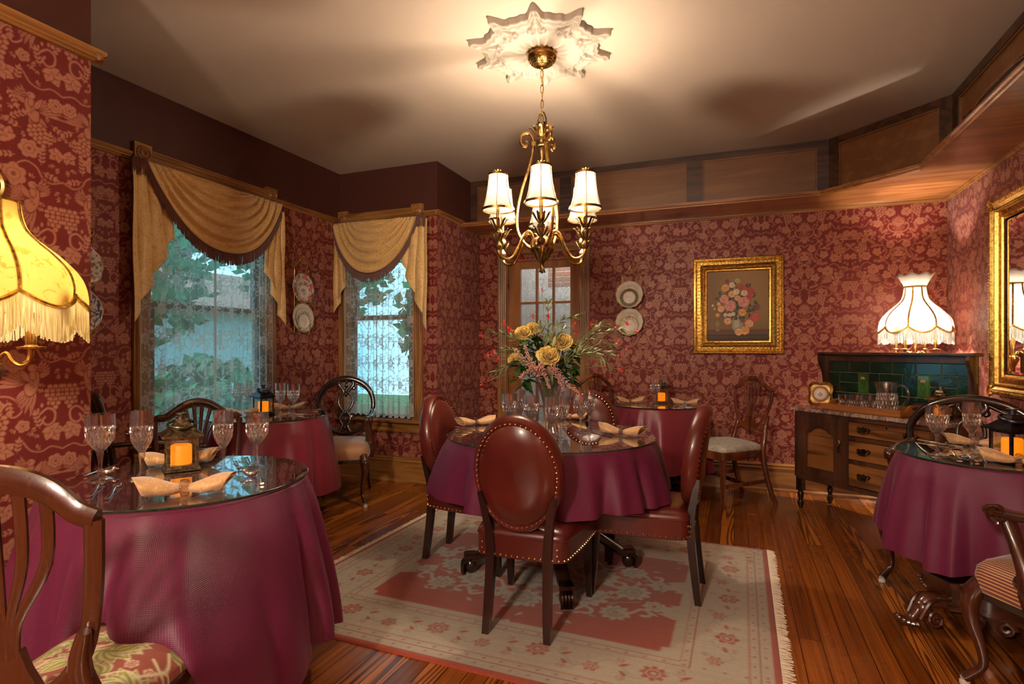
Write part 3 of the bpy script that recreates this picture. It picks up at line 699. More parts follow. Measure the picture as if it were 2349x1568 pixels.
# ------------------------------------------------------------------ tables, cloths, glass tops
ZT=.765; TD={}
def hemfun(z0,var,seed,n=9):
    r=np.random.default_rng(seed); ph=r.uniform(0,6,3); return lambda a:z0+var*(.5*math.sin(2*a+ph[0])+.3*math.sin(3*a+ph[1])+.2*math.sin(n*a+ph[2]))
def tablecloth(label,cx,cy,R,hem,flare,folds,amp,seed,mat,group=None,lift=None,push=None,group_=None):
    zt=ZT-.0095; NA=300; r=np.random.default_rng(seed); ph=r.uniform(0,6,6)
    prof_in=[0,.3,.6,.85,.97]; NZ=46
    V=[];UV=[]
    for i in range(NA):
        a=2*PI*i/NA; w=a+.10*math.sin(3*a+ph[0])+.07*math.sin(5*a+ph[1])
        c=math.cos(folds*w+ph[2]); f=(math.copysign(abs(c)**.8,c)*.7+.3*math.cos((folds*2+1)*w+ph[3])+.35*math.cos(2*a+ph[4]))
        hz=hem(a)
        if lift:
            for (a0,aw,zl) in lift:
                da=abs((a-a0+PI)%(2*PI)-PI); k=1/(1+math.exp((da-aw)/.045)); hz=hz*(1-k)+max(hz,zl)*k
        fl=flare
        if push:
            for (a0,aw,e) in push:
                da=abs((a-a0+PI)%(2*PI)-PI); fl+=e*math.exp(-(da/aw)**2)
        for s in prof_in: V.append((s*R*math.cos(a),s*R*math.sin(a),zt)); UV.append((a/(2*PI)*R*s*6.283,s*R))
        V.append((R*1.004*math.cos(a),R*1.004*math.sin(a),zt-.001)); UV.append((a*R,R))
        for j in range(1,NZ+1):
            t=j/NZ; z=zt+(hz-zt)*t; g=t**.85; dr=fl*(1-(1-t)**1.6)*.9+amp*g*f+.008*min(1,t*6)
            dr+=.0025*math.sin(37*a+ph[5])*t
            rr=R+max(dr,.006*min(1,t*8)); b=a+.02*amp/.04*g*math.sin(folds*w+ph[2])
            V.append((rr*math.cos(b),rr*math.sin(b),z)); UV.append((a*R*1.15,R+(zt-z)))
    L=len(prof_in)+1+NZ; idx=np.arange(NA*L).reshape(NA,L); nx=np.roll(idx,-1,0)
    f=np.stack([idx[:,:-1],nx[:,:-1],nx[:,1:],idx[:,1:]],-1).reshape(-1,4)[:,::-1]
    o=np_mesh('tablecloth',np.array(V),f,mats=(mat,)); o.location=(cx,cy,0)
    UV=np.array(UV)/.0082; lu=UV[f.ravel()].copy()
    q=lu.reshape(-1,4,2); seam=np.repeat(np.arange(NA)==NA-1,L-1); rep=2*PI*R*1.15/.0082
    for k in range(4):
        m=seam&(q[:,k,0]<rep*.2); q[m,k,0]+=rep
    ul=o.data.uv_layers.new(name='uv'); ul.data.foreach_set('uv',q.astype(np.float32).ravel())
    return tag(o,label,'tablecloth',group)
def glass_top(label,cx,cy,R,group):
    t=thing('glass_table_top',label,'glass table top',(cx,cy,ZT-.008),0,group)
    b=MB(); b.lathe([(0,0),(R*.5,0),(R+.006,0)],96); b.lathe([(0,.008),(R*.5,.008),(R+.006,.008)],96); b.build('glass_sheet',M['tabletop'],t)
    e=MB(); e.lathe([(R+.0062,.0),(R+.0085,.002),(R+.0085,.006),(R+.0062,.008)],96); e.build('ground_edge',M['edge'],t); return t
def table_base(label,cx,cy,R,rz,kind='claw',group=None):
    t=thing('pedestal_table',label,'table',(cx,cy,0),rz,group)
    tp=MB(); tp.lathe([(0,ZT-.03),(R-.02,ZT-.03),(R-.008,ZT-.022),(R-.008,ZT-.012),(0,ZT-.012)],64); tp.build('tabletop',M['mahogany_x'],t)
    if kind=='claw':
        c=MB(); c.lathe([(.13,ZT-.031),(.12,.70),(.05,.66),(.045,.6),(.06,.56),(.085,.48),(.09,.42),(.06,.36),(.075,.33),(.1,.3),(.1,.2),(.07,.17),(0,.165)],28); c.build('column',M['mahogany_z'],t)
        reach=min(.437,R*.78)
        for k in range(4):
            a=PI/4+k*PI/2; l=MB(); l.T=Matrix.Rotation(a,4,'Z')
            pts=smooth([(.06,0,.26),(reach*.45,0,.235),(reach*.75,0,.15),(reach*.92,0,.10),(reach,0,.085)],5); n=len(pts)
            l.tube(pts,[.045-.012*i/(n-1) for i in range(n)],10,flat=.75,up=(0,0,1))
            lg=l.build('leg',M['ebony'],t); p=MB(); p.T=Matrix.Rotation(a,4,'Z')
            p.box((reach+.005,0,.105),(.075,.075,.03),bev=.006); p.ball((reach+.005,0,.05),(.036,.036,.046),10,7)
            for q in(-.024,-.008,.008,.024): p.tube(smooth([(reach+.01,q,.09),(reach+.045,q,.07),(reach+.05,q,.03),(reach+.04,q,.008)],4),.010,7)
            p.build('claw_foot',M['ebony'],lg)
    else:
        c=MB(); c.lathe([(.13,ZT-.031),(.12,.70),(.06,.64),(.055,.5),(.08,.44),(.09,.34),(.11,.30),(.12,.228)],28); c.build('column',M['mahogany_z'],t)
        pl=MB(); out=[]
        for k in range(4):
            a=k*PI/2; 
            for da,r in((-.28,.27),(.28,.27),(.62,.20),(.95,.20)): out.append((r*math.cos(a+da),r*math.sin(a+da)))
        pl.prism(out,.03,'z',(0,0,.215)); pl.prism([(x*.96,y*.96) for x,y in out],.08,'z',(0,0,.165)); pl.prism([(x*.99,y*.99) for x,y in out],.02,'z',(0,0,.12)); pl.build('platform',M['mahogany_x'],t)
        for k in range(4):
            a=k*PI/2; l=MB(); l.T=Matrix.Rotation(a,4,'Z')
            l.tube(smooth([(.20,0,.10),(.26,0,.125),(.30,0,.125),(.34,0,.085),(.375,0,.045),(.41,0,.035),(.43,0,.055)],5),[.72*q for q in [.03,.034,.04,.046,.05,.052,.052,.052,.052,.05,.048,.046,.044,.042,.040,.038,.036,.034,.032,.03,.03,.03,.03,.03,.03,.028,.026,.024,.022,.02,.018]][:31],12,up=(0,1,0))
            l.ball((.325,0,.090),(.036,.042,.045),12,8)
            for j in range(5): l.ball((.362+.018*j,0,.030+.003*j*j*.5),(.015,.034-.003*j,.018),8,6)
            for sg in(1,-1):
                l.tube(spiral((.295,.060),.036,.007,PI/2,PI/2-3.6*PI,26,y=sg*.045),.008,6)
                l.tube(smooth([(.22,sg*.038,.10),(.27,sg*.042,.14),(.32,sg*.042,.13),(.36,sg*.038,.06)],5),.008,6)
            l.build('scroll_foot',M['mahogany_x'],t)
            sc_=MB(); sc_.T=Matrix.Rotation(a+PI/4,4,'Z')
            for sg in(1,-1): sc_.tube([(.205,sg*(x),z) for x,_,z in spiral((.05,.085),.034,.008,0,4*PI,24)],.009,6)
            sc_.build('carved_apron',M['mahogany_x'],t)
    return t
TG='round pedestal tables'
table_base('dark round pedestal table under the nearest cloth at left',-1.874,1.479,.417,.3,group=TG)
table_base('dark round pedestal table with claw feet on the patterned rug',-.951,2.989,.563,math.radians(-17.8),group=TG)
table_base('dark round pedestal table beside the large left window',-3.094,3.085,.402,.5,group=TG)
table_base('dark round pedestal table against the back wall below the painting',-.607,4.893,.366,.4,group=TG)
table_base('dark table with carved scroll feet and platform base at right',1.072,3.107,.354,math.radians(203),'scroll',group=TG)
CG='burgundy tablecloths'
def ang(cx,cy,x,y): return math.atan2(y-cy,x-cx)
tablecloth('long woven burgundy tablecloth on the nearest left table, draped over the paisley chair seat',-1.874,1.479,.417,hemfun(.17,.05,3),.115,13,.045,5,M['cloth'],CG,lift=[(math.radians(-53),.31,.508)],push=[(math.radians(-32),.30,.31),(math.radians(-62),.3,.05)])
tablecloth('short woven burgundy tablecloth on the middle table between four leather chairs',-.951,2.989,.563,hemfun(.475,.02,8),.070,14,.042,6,M['cloth'],CG)
tablecloth('burgundy tablecloth on the small table beside the large left window',-3.094,3.085,.402,hemfun(.21,.03,2),.070,10,.036,9,M['satin'],CG,push=[(PI,.9,-.045)])
tablecloth('burgundy tablecloth on the small table below the gilt framed flower painting',-.607,4.893,.366,hemfun(.24,.03,5),.07,10,.034,4,M['satin'],CG)
tablecloth('woven burgundy tablecloth on the right hand table in front of the sideboard',1.072,3.107,.354,hemfun(.345,.03,1),.085,9,.040,12,M['cloth'],CG)
GG='round glass table tops'
glass_top('round glass top with green edge on the nearest left table',-1.874,1.479,.417,GG)
glass_top('large round glass top of the middle table under the flower vase',-.951,2.989,.563,GG)
glass_top('round glass top of the table beside the large left window',-3.094,3.085,.402,GG)
glass_top('round glass top of the table below the flower painting',-.607,4.893,.366,GG)
glass_top('round glass top of the right hand table in front of the sideboard',1.072,3.107,.354,GG)
# ------------------------------------------------------------------ chairs (front = +y, origin on the floor)
def seat_outline(wf,wb,yf,yb,r=.05,n=5,bow=.02):
    P=[(-wb,yb),(wb,yb),(wf,yf),(-wf,yf)]; out=[]
    for i in range(4):
        p=Vector(P[i]);a=(Vector(P[i-1])-p).normalized();b=(Vector(P[(i+1)%4])-p).normalized()
        for k in range(n+1):
            t=k/n; q=p+a*r*(1-t)**2+b*r*t**2; out.append((q.x,q.y))
        q0=p+b*r; q1=Vector(P[(i+1)%4]); e=q1-(q1-p).normalized()*r
        for k in range(1,6):
            q=q0.lerp(e,k/6); nrm=Vector(((q1-p).y,-(q1-p).x)).normalized(); q=q+nrm*bow*(1 if i==2 else .3)*math.sin(PI*k/6); out.append((q.x,q.y))
    return out
def pad(b,ol,rings):
    """rings [(scale toward centre, z)] -> closed cushion"""
    n=len(ol); cx=sum(p[0] for p in ol)/n; cy=sum(p[1] for p in ol)/n; vs=[];fs=[]
    for s,z in rings:
        for x,y in ol: vs.append((cx+(x-cx)*s,cy+(y-cy)*s,z))
    for i in range(len(rings)-1):
        for k in range(n): l=(k+1)%n; fs.append((i*n+k,i*n+l,(i+1)*n+l,(i+1)*n+k))
    fs.append(tuple(reversed(range(n)))); fs.append(tuple((len(rings)-1)*n+k for k in range(n)))
    b.add(vs,fs); return b
def along(pts,step,closed=True):
    P=[Vector(p) for p in pts]; P=P+[P[0]] if closed else P; out=[]; acc=0
    for a,b in zip(P,P[1:]):
        L=(b-a).length
        while acc<L: out.append(a.lerp(b,acc/L)); acc+=step
        acc-=L
    return out
def leather_chair(label,group):
    t=thing('leather_dining_chair',label,'chair',group=group); SH=.462
    ol=seat_outline(.245,.205,.255,-.235,.05)
    s=MB(); pad(s,ol,[(.94,.325),(1,.332),(1,.415),(1.004,.425),(.995,.437),(.96,.452),(.85,.464),(.6,.472),(.3,.475),(.02,.476)]); seat=s.build('seat',M['leather'],t,ang=60)
    w=MB(); w.tube([(x*1.004,y*1.004,.424) for x,y in ol],.0035,6,closed=True); w.build('welt',M['leather'],seat)
    n=MB()
    for p in along([(x*1.008,y*1.008,.343) for x,y in ol],.026): n.ball(p,.0055,6,4)
    for x in(-.17,.17):
        for z in(.365,.39): n.ball((x,-.238,z),.0055,6,4)
    n.build('nailhead_trim',M['nail'],seat)
    # oval back
    zc,hw,hh=.708,.200,.252; tilt=.14; Rm=Matrix.Translation((0,-.235,0))@Matrix.Rotation(tilt,4,'X')
    def ov(s,yo):
        out=[]
        for k in range(64):
            a=2*PI*k/64; x=hw*s*math.cos(a); z=hh*s*math.sin(a); out.append(Vector((x,yo+.55*x*x,zc-.44+z)))
        return out
    def rings(mb,L):
        mb.T=Matrix.Translation((0,-.215,.44))@Matrix.Rotation(tilt,4,'X'); vs=[];fs=[]
        for s,y in L: vs+=ov(s,y)
        for i in range(len(L)-1):
            for k in range(64): l=(k+1)%64; fs.append((i*64+k,i*64+l,(i+1)*64+l,(i+1)*64+k))
        mb.add(vs,fs); return mb
    b=rings(MB(),[(.001,-.052),(.5,-.050),(.86,-.040),(.875,-.036),(.885,-.042),(.95,-.046),(1.0,-.034),(1.02,-.012),(1.0,.014),(.95,.026),(.90,.022),(.885,.014),(.87,.022),(.8,.036),(.5,.048),(.15,.050),(.03,.044),(.001,.042)]); back=b.build('backrest',M['leather'],t,ang=50)
    for yo in(-.044,.020):
        n=MB(); n.T=Matrix.Translation((0,-.215,.44))@Matrix.Rotation(tilt,4,'X')
        for p in along(ov(.90,yo),.0235): n.ball(p,.0056,6,4)
        n.build('nailhead_trim',M['nail'],back)
    bt=MB(); bt.T=n.T; bt.ball((0,.047,zc-.44),(.011,.007,.011),10,6); bt.build('button',M['leather'],back)
    for x in(-1,1):
        l=MB(); l.tube([(x*.139,-.275,0),(x*.134,-.262,.10),(x*.130,-.245,.25),(x*.128,-.236,.36),(x*.135,-.243,.46),(x*.152,-.262,.56),(x*.170,-.275,.62)],[.0215,.024,.026,.027,.025,.021,.012],4,up=(0,1,0)); l.build('leg',M['espresso'],t,ang=40)
        f=MB(); f.tube([(x*.207,.232,0),(x*.205,.222,.12),(x*.203,.215,.24),(x*.203,.213,.335)],[.018,.022,.026,.028],4,up=(0,1,0)); f.build('leg',M['espresso'],t,ang=40)
    return t
LG='oxblood leather oval back chairs around the middle table'
c0=leather_chair('oval back leather chair nearest the camera, its studded round back seen from behind',LG); c0.location=(-.868,2.50,0); c0.rotation_euler=(0,0,.03)
dup(c0,(-1.405,3.01,0),-PI/2-.03,'oval back leather chair on the left side of the middle table, below the smaller window')
dup(c0,(-.43,2.975,0),PI/2-.02,'oval back leather chair on the right side of the middle table, seen edge on')
dup(c0,(-.90,3.45,0),PI+.05,'oval back leather chair on the far side of the middle table, half hidden by goblets')

def flat_tube(b,pts,w,fl=.55,n=8,sm=4,closed=False,up=(0,1,0)):
    P=smooth(pts,sm,closed); ww=[w]*len(P) if not hasattr(w,'__len__') else [lerps([(i/(len(w)-1),x) for i,x in enumerate(w)],k/(len(P)-1)) for k in range(len(P))]
    b.tube(P,ww,n,closed=closed,flat=fl,up=up)
def shield_chair(label,style,wd,seatm,group=None,seat_attr=None,thick=1.):
    t=thing('shield_back_chair',label,'chair',group=group); wf,wb=(.195,.170) if style=='broad' else (.245,.195); ol=seat_outline(wf,wb,.225,-.20,.045,bow=.03)
    s=MB(); pad(s,ol,[(.97,.425),(.985,.44),(.985,.455),(.96,.472),(.85,.487),(.6,.497),(.3,.50),(.02,.501)])
    seat=s.build('seat',seatm,t,ang=60)
    if seat_attr: seat_attr(seat)
    r=MB(); pad(r,ol,[(.985,.375),(1,.38),(1,.436),(.985,.44)]); r.build('seat_rail',wd,t)
    for x in(-1,1):
        k=wf-.03; f=MB(); f.tube([(x*k,.195,0),(x*k,.195,.045),(x*k,.196,.05),(x*(k+.003),.195,.38)],[.014,.02,.016,.026],4,up=(0,1,0)); f.build('leg',wd,t,ang=40)
        l=MB(); flat_tube(l,[(x*.20,-.315,0),(x*.19,-.26,.14),(x*.183,-.215,.32),(x*.182,-.205,.44),(x*.178,-.225,.54),(x*.165,-.243,.62),(x*.185,-.258,.70) if style!='arch' else (x*.205,-.25,.66)],[.018*thick,.022*thick,.024*thick,.024*thick,.021*thick,.018*thick,.012],.9,8); l.build('leg',wd,t,ang=50)
    h=MB()
    for x in(-1,1): h.bar((x*k,.19,.17),(x*.190,-.245,.19),.018,.028)
    h.bar((-k,-.02,.18),(k,-.02,.18),.018,.028); h.build('stretcher',wd,t)
    bk=MB(); yb=lambda z:-.225-.10*(z-.5)
    P=lambda x,z:(x,yb(z)-.35*x*x+.02,z)
    if style=='shield': side=[(0,.575),(.07,.59),(.135,.645),(.185,.725),(.213,.81),(.222,.895)]; top=[(.222,.895),(.17,.925),(.10,.965),(.05,.985),(0,.99)]
    elif style=='broad': side=[(0,.535),(.07,.550),(.13,.595),(.172,.67),(.195,.79),(.205,.915)]; top=[(.212,.915),(.17,.928),(.12,.965),(.06,.985),(0,.99)]
    else: side=[(.185,.56),(.197,.66),(.202,.76),(.204,.82),(.203,.848)]; top=[(.203,.848),(.190,.862),(.15,.866),(.11,.893),(.055,.930),(0,.942)]
    W=.0155*thick
    for x in(-1,1): flat_tube(bk,[P(x*a,z) for a,z in side],[W*1.0,W*.9,W],.62)
    full=[P(-a,z) for a,z in top]+[P(a,z) for a,z in reversed(top[:-1])]
    flat_tube(bk,full,[W*1.05,W*1.3,W*1.5,W*1.3,W*1.05],.62)
    if style=='arch': flat_tube(bk,[P(-.20,.62),P(0,.625),P(.20,.62)],W,.62)
    bk.build('back_frame',wd,t,ang=50)
    sp=MB()
    if style=='arch':
        base=.685; sp.box(P(0,.665),(.075,.020,.05)); sp.box(P(0,.70),(.085,.024,.014)); K=6
        for i in range(K):
            q=(i-(K-1)/2); xt=q*.040; sp_t=.928-.0095*q*q; flat_tube(sp,[P(q*.015,.70),P(q*.020,.78),P(xt,sp_t)],[.006,.008,.011],.6)
        for q in(-.028,-.014,0,.014,.028): sp.bar(P(q,.645),P(q,.69),.004,.026)
    else:
        z0=side[0][1]; sp.lathe([(.012,z0-.01),(.05,z0+.02),(.058,z0+.05),(.035,z0+.085),(.022,z0+.10)],12,(0,yb(z0+.05)+.02,0),mod=None) if False else None
        zz=[z0+.004,z0+.03,z0+.07,z0+.11]; pr=[(.03,zz[0]),(.07,zz[1]),(.045,zz[2]),(.028,zz[3])]
        poly=[(x,z) for x,z in pr]+[(-x,z) for x,z in reversed(pr)]
        sp.prism(poly,.016,'y',(0,yb(z0+.05)+.02,0)); K=5
        for i in range(K):
            q=(i-(K-1)/2); xt=q*(.040 if style=='shield' else .052); zt=.975-.0055*q*q
            flat_tube(sp,[P(q*.010,z0+.09),P(q*.016,z0+.17),P(xt*.95,z0+.29),P(xt*1.05,zt)],[.007*thick,.0075*thick,.010*thick,.011*thick],.55)
    sp.build('splat',wd,t,ang=50)
    return t
def paisley_attr(o):
    me=o.data
    R=Ras(.54,.48,.003,(.27,.055,.028),3)
    rr=np.random.default_rng(4)
    for i in range(34):
        x,y,a=rr.uniform(0,.54),rr.uniform(0,.48),rr.uniform(0,6.28)
        for k in range(7):
            aa=a+.35*(k-3); L=.085-.009*abs(k-3); px,py=x+.03*math.cos(a)*k*.2,y+.03*math.sin(a)*k*.2
            R.leaf(px,py,L+.006,.034,aa,(.62,.55,.33)); R.leaf(px,py,L,.026,aa,(.20,.21,.035)); R.leaf(px+.01*math.cos(aa),py+.01*math.sin(aa),L*.75,.012,aa,(.50,.44,.10))
        R.curve([(x,y),(x-.05*math.cos(a+.5),y-.05*math.sin(a+.5)),(x-.10*math.cos(a),y-.10*math.sin(a))],.006,(.62,.55,.33))
        R.flower(x-.06*math.cos(a+1),y-.06*math.sin(a+1),.016,(.60,.40,.28),6,(.30,.05,.04))
    return R
def paisley_seat(o):
    # replace the plain cushion by a finer one carrying the tapestry pattern
    R=paisley_attr(o); n=150; u,v=np.meshgrid(np.linspace(-1,1,n),np.linspace(-1,1,n)); u=u.ravel();v=v.ravel()
    y=.0125+v*.2225; wx=np.interp(v,[-1,1],[.172,.198]); x=u*wx; y=y+.02*(1-u*u)*(v>0)*v
    e=np.maximum(np.abs(u),np.abs(v))**5; z=.505-.05*e-.02*(u*u*v*v); z[(np.abs(u)==1)|(np.abs(v)==1)]=.432
    idx=np.arange(n*n).reshape(n,n); f=np.stack([idx[:-1,:-1],idx[:-1,1:],idx[1:,1:],idx[1:,:-1]],-1).reshape(-1,4)
    at=R.sample(x+.27,y+.24); m=np_mesh('tmp',np.stack([x,y,z],-1),f,at,'col',(M['paisley'],)); old=o.data; o.data=m.data; bpy.data.objects.remove(m); bpy.data.meshes.remove(old)
ca=shield_chair('dark shield back chair with green and red paisley seat, cut by the lower left edge','broad',M['mahogany_z'],M['paisley'],None,paisley_seat,1.25)
ca.location=(-1.42,.868,0); ca.rotation_euler=(0,0,math.radians(22))
cb=shield_chair('arched back chair with fanned slats, between the nearest left table and the big window','arch',M['mahogany_z'],M['greyseat'],None,None,1.15)
cb.location=(-2.555,2.08,0); cb.rotation_euler=(0,0,math.radians(-131))
SG='shield back chairs with pale seats by the back wall table'
cc=shield_chair('reddish shield back chair with pale brocade seat, right of the table by the back wall','shield',M['redwood_z'],M['greyseat'],SG); cc.location=(-.06,4.90,0); cc.rotation_euler=(0,0,math.radians(128))
dup(cc,(-.97,4.93,0),math.radians(-120),'shield back chair left of the back wall table, only its arched fanned top showing')

def carved_chair(label,group,hw=.235,hh=.235):
    t=thing('carved_armchair',label,'chair',group=group); wd=M['mahogany_z']; ol=seat_outline(.275,.225,.245,-.22,.07,bow=.035)
    s=MB(); pad(s,ol,[(.985,.365),(1.01,.385),(1.02,.42),(1.0,.452),(.93,.474),(.8,.487),(.55,.497),(.02,.50)]); s.build('seat',M['stripe'],t,ang=70)
    r=MB(); pad(r,ol,[(.95,.335),(.98,.34),(.98,.37),(.95,.375)]); r.build('seat_rail',M['ebony'],t)
    zc=.735; tl=lambda x,z:(x,-.235-.17*(z-.5)-.25*x*x,z)
    ring=[]
    for k in range(20):
        a=2*PI*k/20; ring.append(tl(hw*math.cos(a)*(1+.06*math.sin(a)),zc+hh*math.sin(a)))
    b=MB(); flat_tube(b,ring,[.020,.031,.020,.017,.020],.7,8,3,True); flat_tube(b,[(p[0]*.97,p[1]+.013,zc+(p[2]-zc)*.97) for p in ring],.008,1,6,3,True)
    for k in range(-4,5): b.ball(tl(hw*.9*math.sin(k*.16),zc+hh*math.cos(k*.16)+.004),(.018,.018,.013),8,5)
    b.build('back_frame',M['ebony'],t,ang=60)
    c=MB()
    for x in(-1,1):
        flat_tube(c,[tl(x*.05,zc+hh*.97),tl(x*.062,zc+hh*.78),tl(x*.030,zc+hh*.60),tl(x*.018,zc+hh*.48)],[.020,.016,.014,.012],.8)
        flat_tube(c,[tl(x*.015,zc+hh*.5),tl(x*.055,zc+hh*.32),tl(x*.058,zc+hh*.05),tl(x*.025,zc-hh*.16),tl(x*.012,zc-hh*.22)],.011,.8)
        flat_tube(c,[tl(x*.012,zc-hh*.2),tl(x*.045,zc-hh*.42),tl(x*.035,zc-hh*.6),tl(x*.02,zc-hh*.7),tl(x*.05,zc-hh*.95)],[.012,.014,.013,.014,.02],.8)
        c.tube([tl(x*.062+p[0],zc+hh*.66+p[2]) for p in spiral((0,0),.022,.004,0,3.2*PI,16)],.006,6)
        c.tube([tl(x*.05+p[0],zc-hh*.38+p[2]) for p in spiral((0,0),.02,.004,0,3.2*PI,16)],.006,6)
        flat_tube(c,[tl(x*.05,zc+hh*.92),tl(x*.10,zc+hh*.80),tl(x*.16,zc+hh*.66)],[.014,.010,.006],.8)
    for z in(.9,.75,.55,.42,-.25,-.5,-.8): c.ball(tl(0,zc+hh*z),(.016,.014,.022),8,6)
    c.build('splat',M['ebony'],t,ang=60)
    for x in(-1,1):
        a=MB(); xb=hw*.97
        flat_tube(a,[tl(x*xb,zc-.03),(x*.258,-.17,.705),(x*.275,-.04,.69),(x*.268,.09,.672),(x*.258,.15,.668)],[.018,.02,.022,.025,.028],.75,8,5,up=(0,0,1))
        a.ball((x*.258,.160,.668),(.030,.040,.028),12,8)
        a.T=Matrix.Translation((x*.284,.13,.664))@Matrix.Rotation(PI/2,4,'Y'); a.lathe([(.030,-.012),(.032,.004),(.024,.009),(.019,.004),(.011,.007),(.0,.009)],20); a.T=Matrix.Identity(4)
        flat_tube(a,[(x*.250,.02,.35),(x*.262,.03,.43),(x*.264,.045,.50),(x*.260,.085,.58),(x*.258,.12,.655)],[.040,.048,.038,.028,.032],.72,8,4)
        a.ball((x*.268,.05,.455),(.024,.040,.034),8,6)
        a.build('arm',wd,t,ang=60)
        l=MB(); P=smooth([(x*.235,.215,.40),(x*.258,.245,.34),(x*.258,.25,.26),(x*.240,.228,.16),(x*.236,.222,.09),(x*.256,.25,.045),(x*.266,.265,.028)],5)
        l.tube(P,[lerps([(0,.032),(.16,.035),(.35,.024),(.55,.0165),(.7,.014),(.85,.018),(1,.020)],k/(len(P)-1)) for k in range(len(P))],10)
        l.tube([(x*(.262+p[0]*.4),.262+abs(p[0]),.345+p[2]) for p in spiral((0,0),.022,.004,0,3*PI,14)],.007,6); l.ball((x*.262,.27,.30),(.012,.012,.02),8,6)
        lg=l.build('leg',wd,t,ang=60); k=MB(); k.lathe([(.012,.0),(.017,.002),(.017,.014),(.011,.018),(.015,.026)],12,(x*.266,.265,0),cap=True); k.build('caster',M['caster_white'],lg)
        q=MB(); q.tube([(x*.20,-.33,0),(x*.195,-.28,.12),(x*.19,-.235,.28),(x*.188,-.222,.42),(x*.17,-.235,.51)],[.014,.018,.021,.023,.018],4,up=(0,1,0)); q.build('leg',M['ebony'],t,ang=40)
    return t
AG='carved dark armchairs with striped seats'
d0=carved_chair('carved balloon back armchair with striped seat below the smaller bay window',AG); d0.location=(-3.03,3.78,0); d0.rotation_euler=(0,0,PI+math.radians(26))
dup(d0,(-3.30,2.40,0),math.radians(-20),'dark carved chair seen edge on in the shadow behind the wallpapered pier')
dup(d0,(1.155,2.45,0),math.radians(30),'carved armchair with scrolled arm and striped seat, cut by the right edge')
d3=carved_chair('dark carved armchair behind the right hand table, in front of the sideboard',AG,.29,.215); d3.location=(1.09,3.60,0); d3.rotation_euler=(0,0,PI-.50)
# ------------------------------------------------------------------ window drapery (local x along the wall, front = -y)
def swag(name,label,loc,rz,xl,xr,zt,zlow,flip,group):
    t=thing(name,label,'valance',loc,rz,group); W=xr-xl; cx=(xl+xr)/2
    def S(u,v,extra=0.):
        a0=xl+(1-v)**.8*.22*W; a1=xr-(1-v)**.8*.30*W
        if flip: a0,a1=xl+(1-v)**.8*.30*W,xr-(1-v)**.8*.22*W
        x=a0+(a1-a0)*u; sag=(zt-.012-zlow)*(v**1.15)+.012
        q=4*u*(1-u); q=q**.85
        z=zt-sag*q-.010*v*math.sin(9*u)
        env=min(1,q*1.8+.25)
        fold=math.sin(2*PI*(6.2*v**.85)+1.1*math.sin(5*u))
        y=-(.085+.065*q*(.35+.65*math.sin(PI*v*.9))+.017*fold*env*(.3+.7*min(1,v*2.5))+.008*math.sin(2*PI*11*v+4*u)*env)
        return Vector((x,y+extra,z))
    b=MB(); b.grid(lambda u,v:S(u,v),70,110); d=b.build('swag_fabric',M['gold'],t,ang=80,solid=.003)
    P=[S(i/70,1) for i in range(71)]; P=along(P,.0056,False)
    fr=MB(); rr=random.Random(3); 
    def strand(p,L,sw=0):
        fr.tube([p,p+Vector((sw*.3+rr.uniform(-.002,.002),rr.uniform(-.002,.002),-L*.5)),p+Vector((sw+rr.uniform(-.004,.004),rr.uniform(-.003,.003),-L))],[.0026,.0034,.0030],5)
    for p in P: strand(p+Vector((0,-.004,0)),.088+rr.uniform(-.006,.006))
    # the fringe returns over the long-tail corner
    xs=(xl,-1) if not flip else (xr,1)
    for k in range(16):
        for j in(0,1): strand(Vector((xs[0]+xs[1]*(.004+k*.0062),-.080-.012*j,zt+.012-.0006*k)),.105+rr.uniform(-.01,.01))
    fr.build('bullion_fringe',M['fringe'],t,ang=60)
    g=MB(); g.tube([S(i/70,1)+Vector((0,-.006,0)) for i in range(71)],.0062,6,flat=.5); g.build('beaded_gimp',M['gimp'],d)
    h=MB(); h.tube([S(i/70,1)+Vector((0,-.004,-.008)) for i in range(71)],.006,6,flat=.6); h.build('fringe_heading',M['fringe'],d)
    return t
def tail(label,loc,rz,x0,x1,zt,zo,zi,flip,group,n=3,wt=.75):
    """x0 = outer top corner; zo / zi = lowest z of the outer and inner edges"""
    t=thing('swag_tail',label,'curtain',loc,rz,group)
    def S(s,v):
        w=(x1-x0)*(wt+(1-wt)*v); x=x0+w*(s+ .085*math.sin(2*PI*n*s)*(.6+.8*v)) 
        step=s+.5/n/3.1416*math.sin(2*PI*n*s)*1.0; zl=zo+(zi-zo)*max(0,min(1,step))
        z=zt-(zt-zl)*v; y=-(.078+.022*math.cos(2*PI*n*s)*(.5+.6*v)+.006*math.sin(7*s+9*v))
        return (x,y,z)
    b=MB(); b.grid(S,90,50); b.build('pleated_fabric',M['gold'],t,ang=80,solid=.003); return t
SWG='gold swag valances with brown fringe'; TLG='gold pleated swag tails'
swag('swag_valance','wide gold swag valance with brown bullion fringe over the larger left window',(XA,0,0),PI/2,2.48,3.625,2.432,1.925,False,SWG)
tail('long gold pleated tail hanging at the left side of the larger window',(XA,0,0),PI/2,2.385,2.66,2.40,1.40,1.98,False,TLG)
tail('short gold pleated tail hanging at the right side of the larger window',(XA,0,0),PI/2,3.655,3.43,2.37,1.43,1.93,True,TLG)
swag('swag_valance','narrower gold swag valance with brown bullion fringe over the smaller bay window',(0,YB,0),0,-3.575,-2.66,2.430,1.925,True,SWG)
tail('short gold pleated tail hanging at the left side of the smaller window',(0,YB,0),0,-3.61,-3.42,2.38,1.45,1.90,True,TLG)
tail('long gold pleated tail hanging at the right side of the smaller window',(0,YB,0),0,-2.545,-2.81,2.40,1.40,2.02,False,TLG)
LG2='white lace curtain panels'
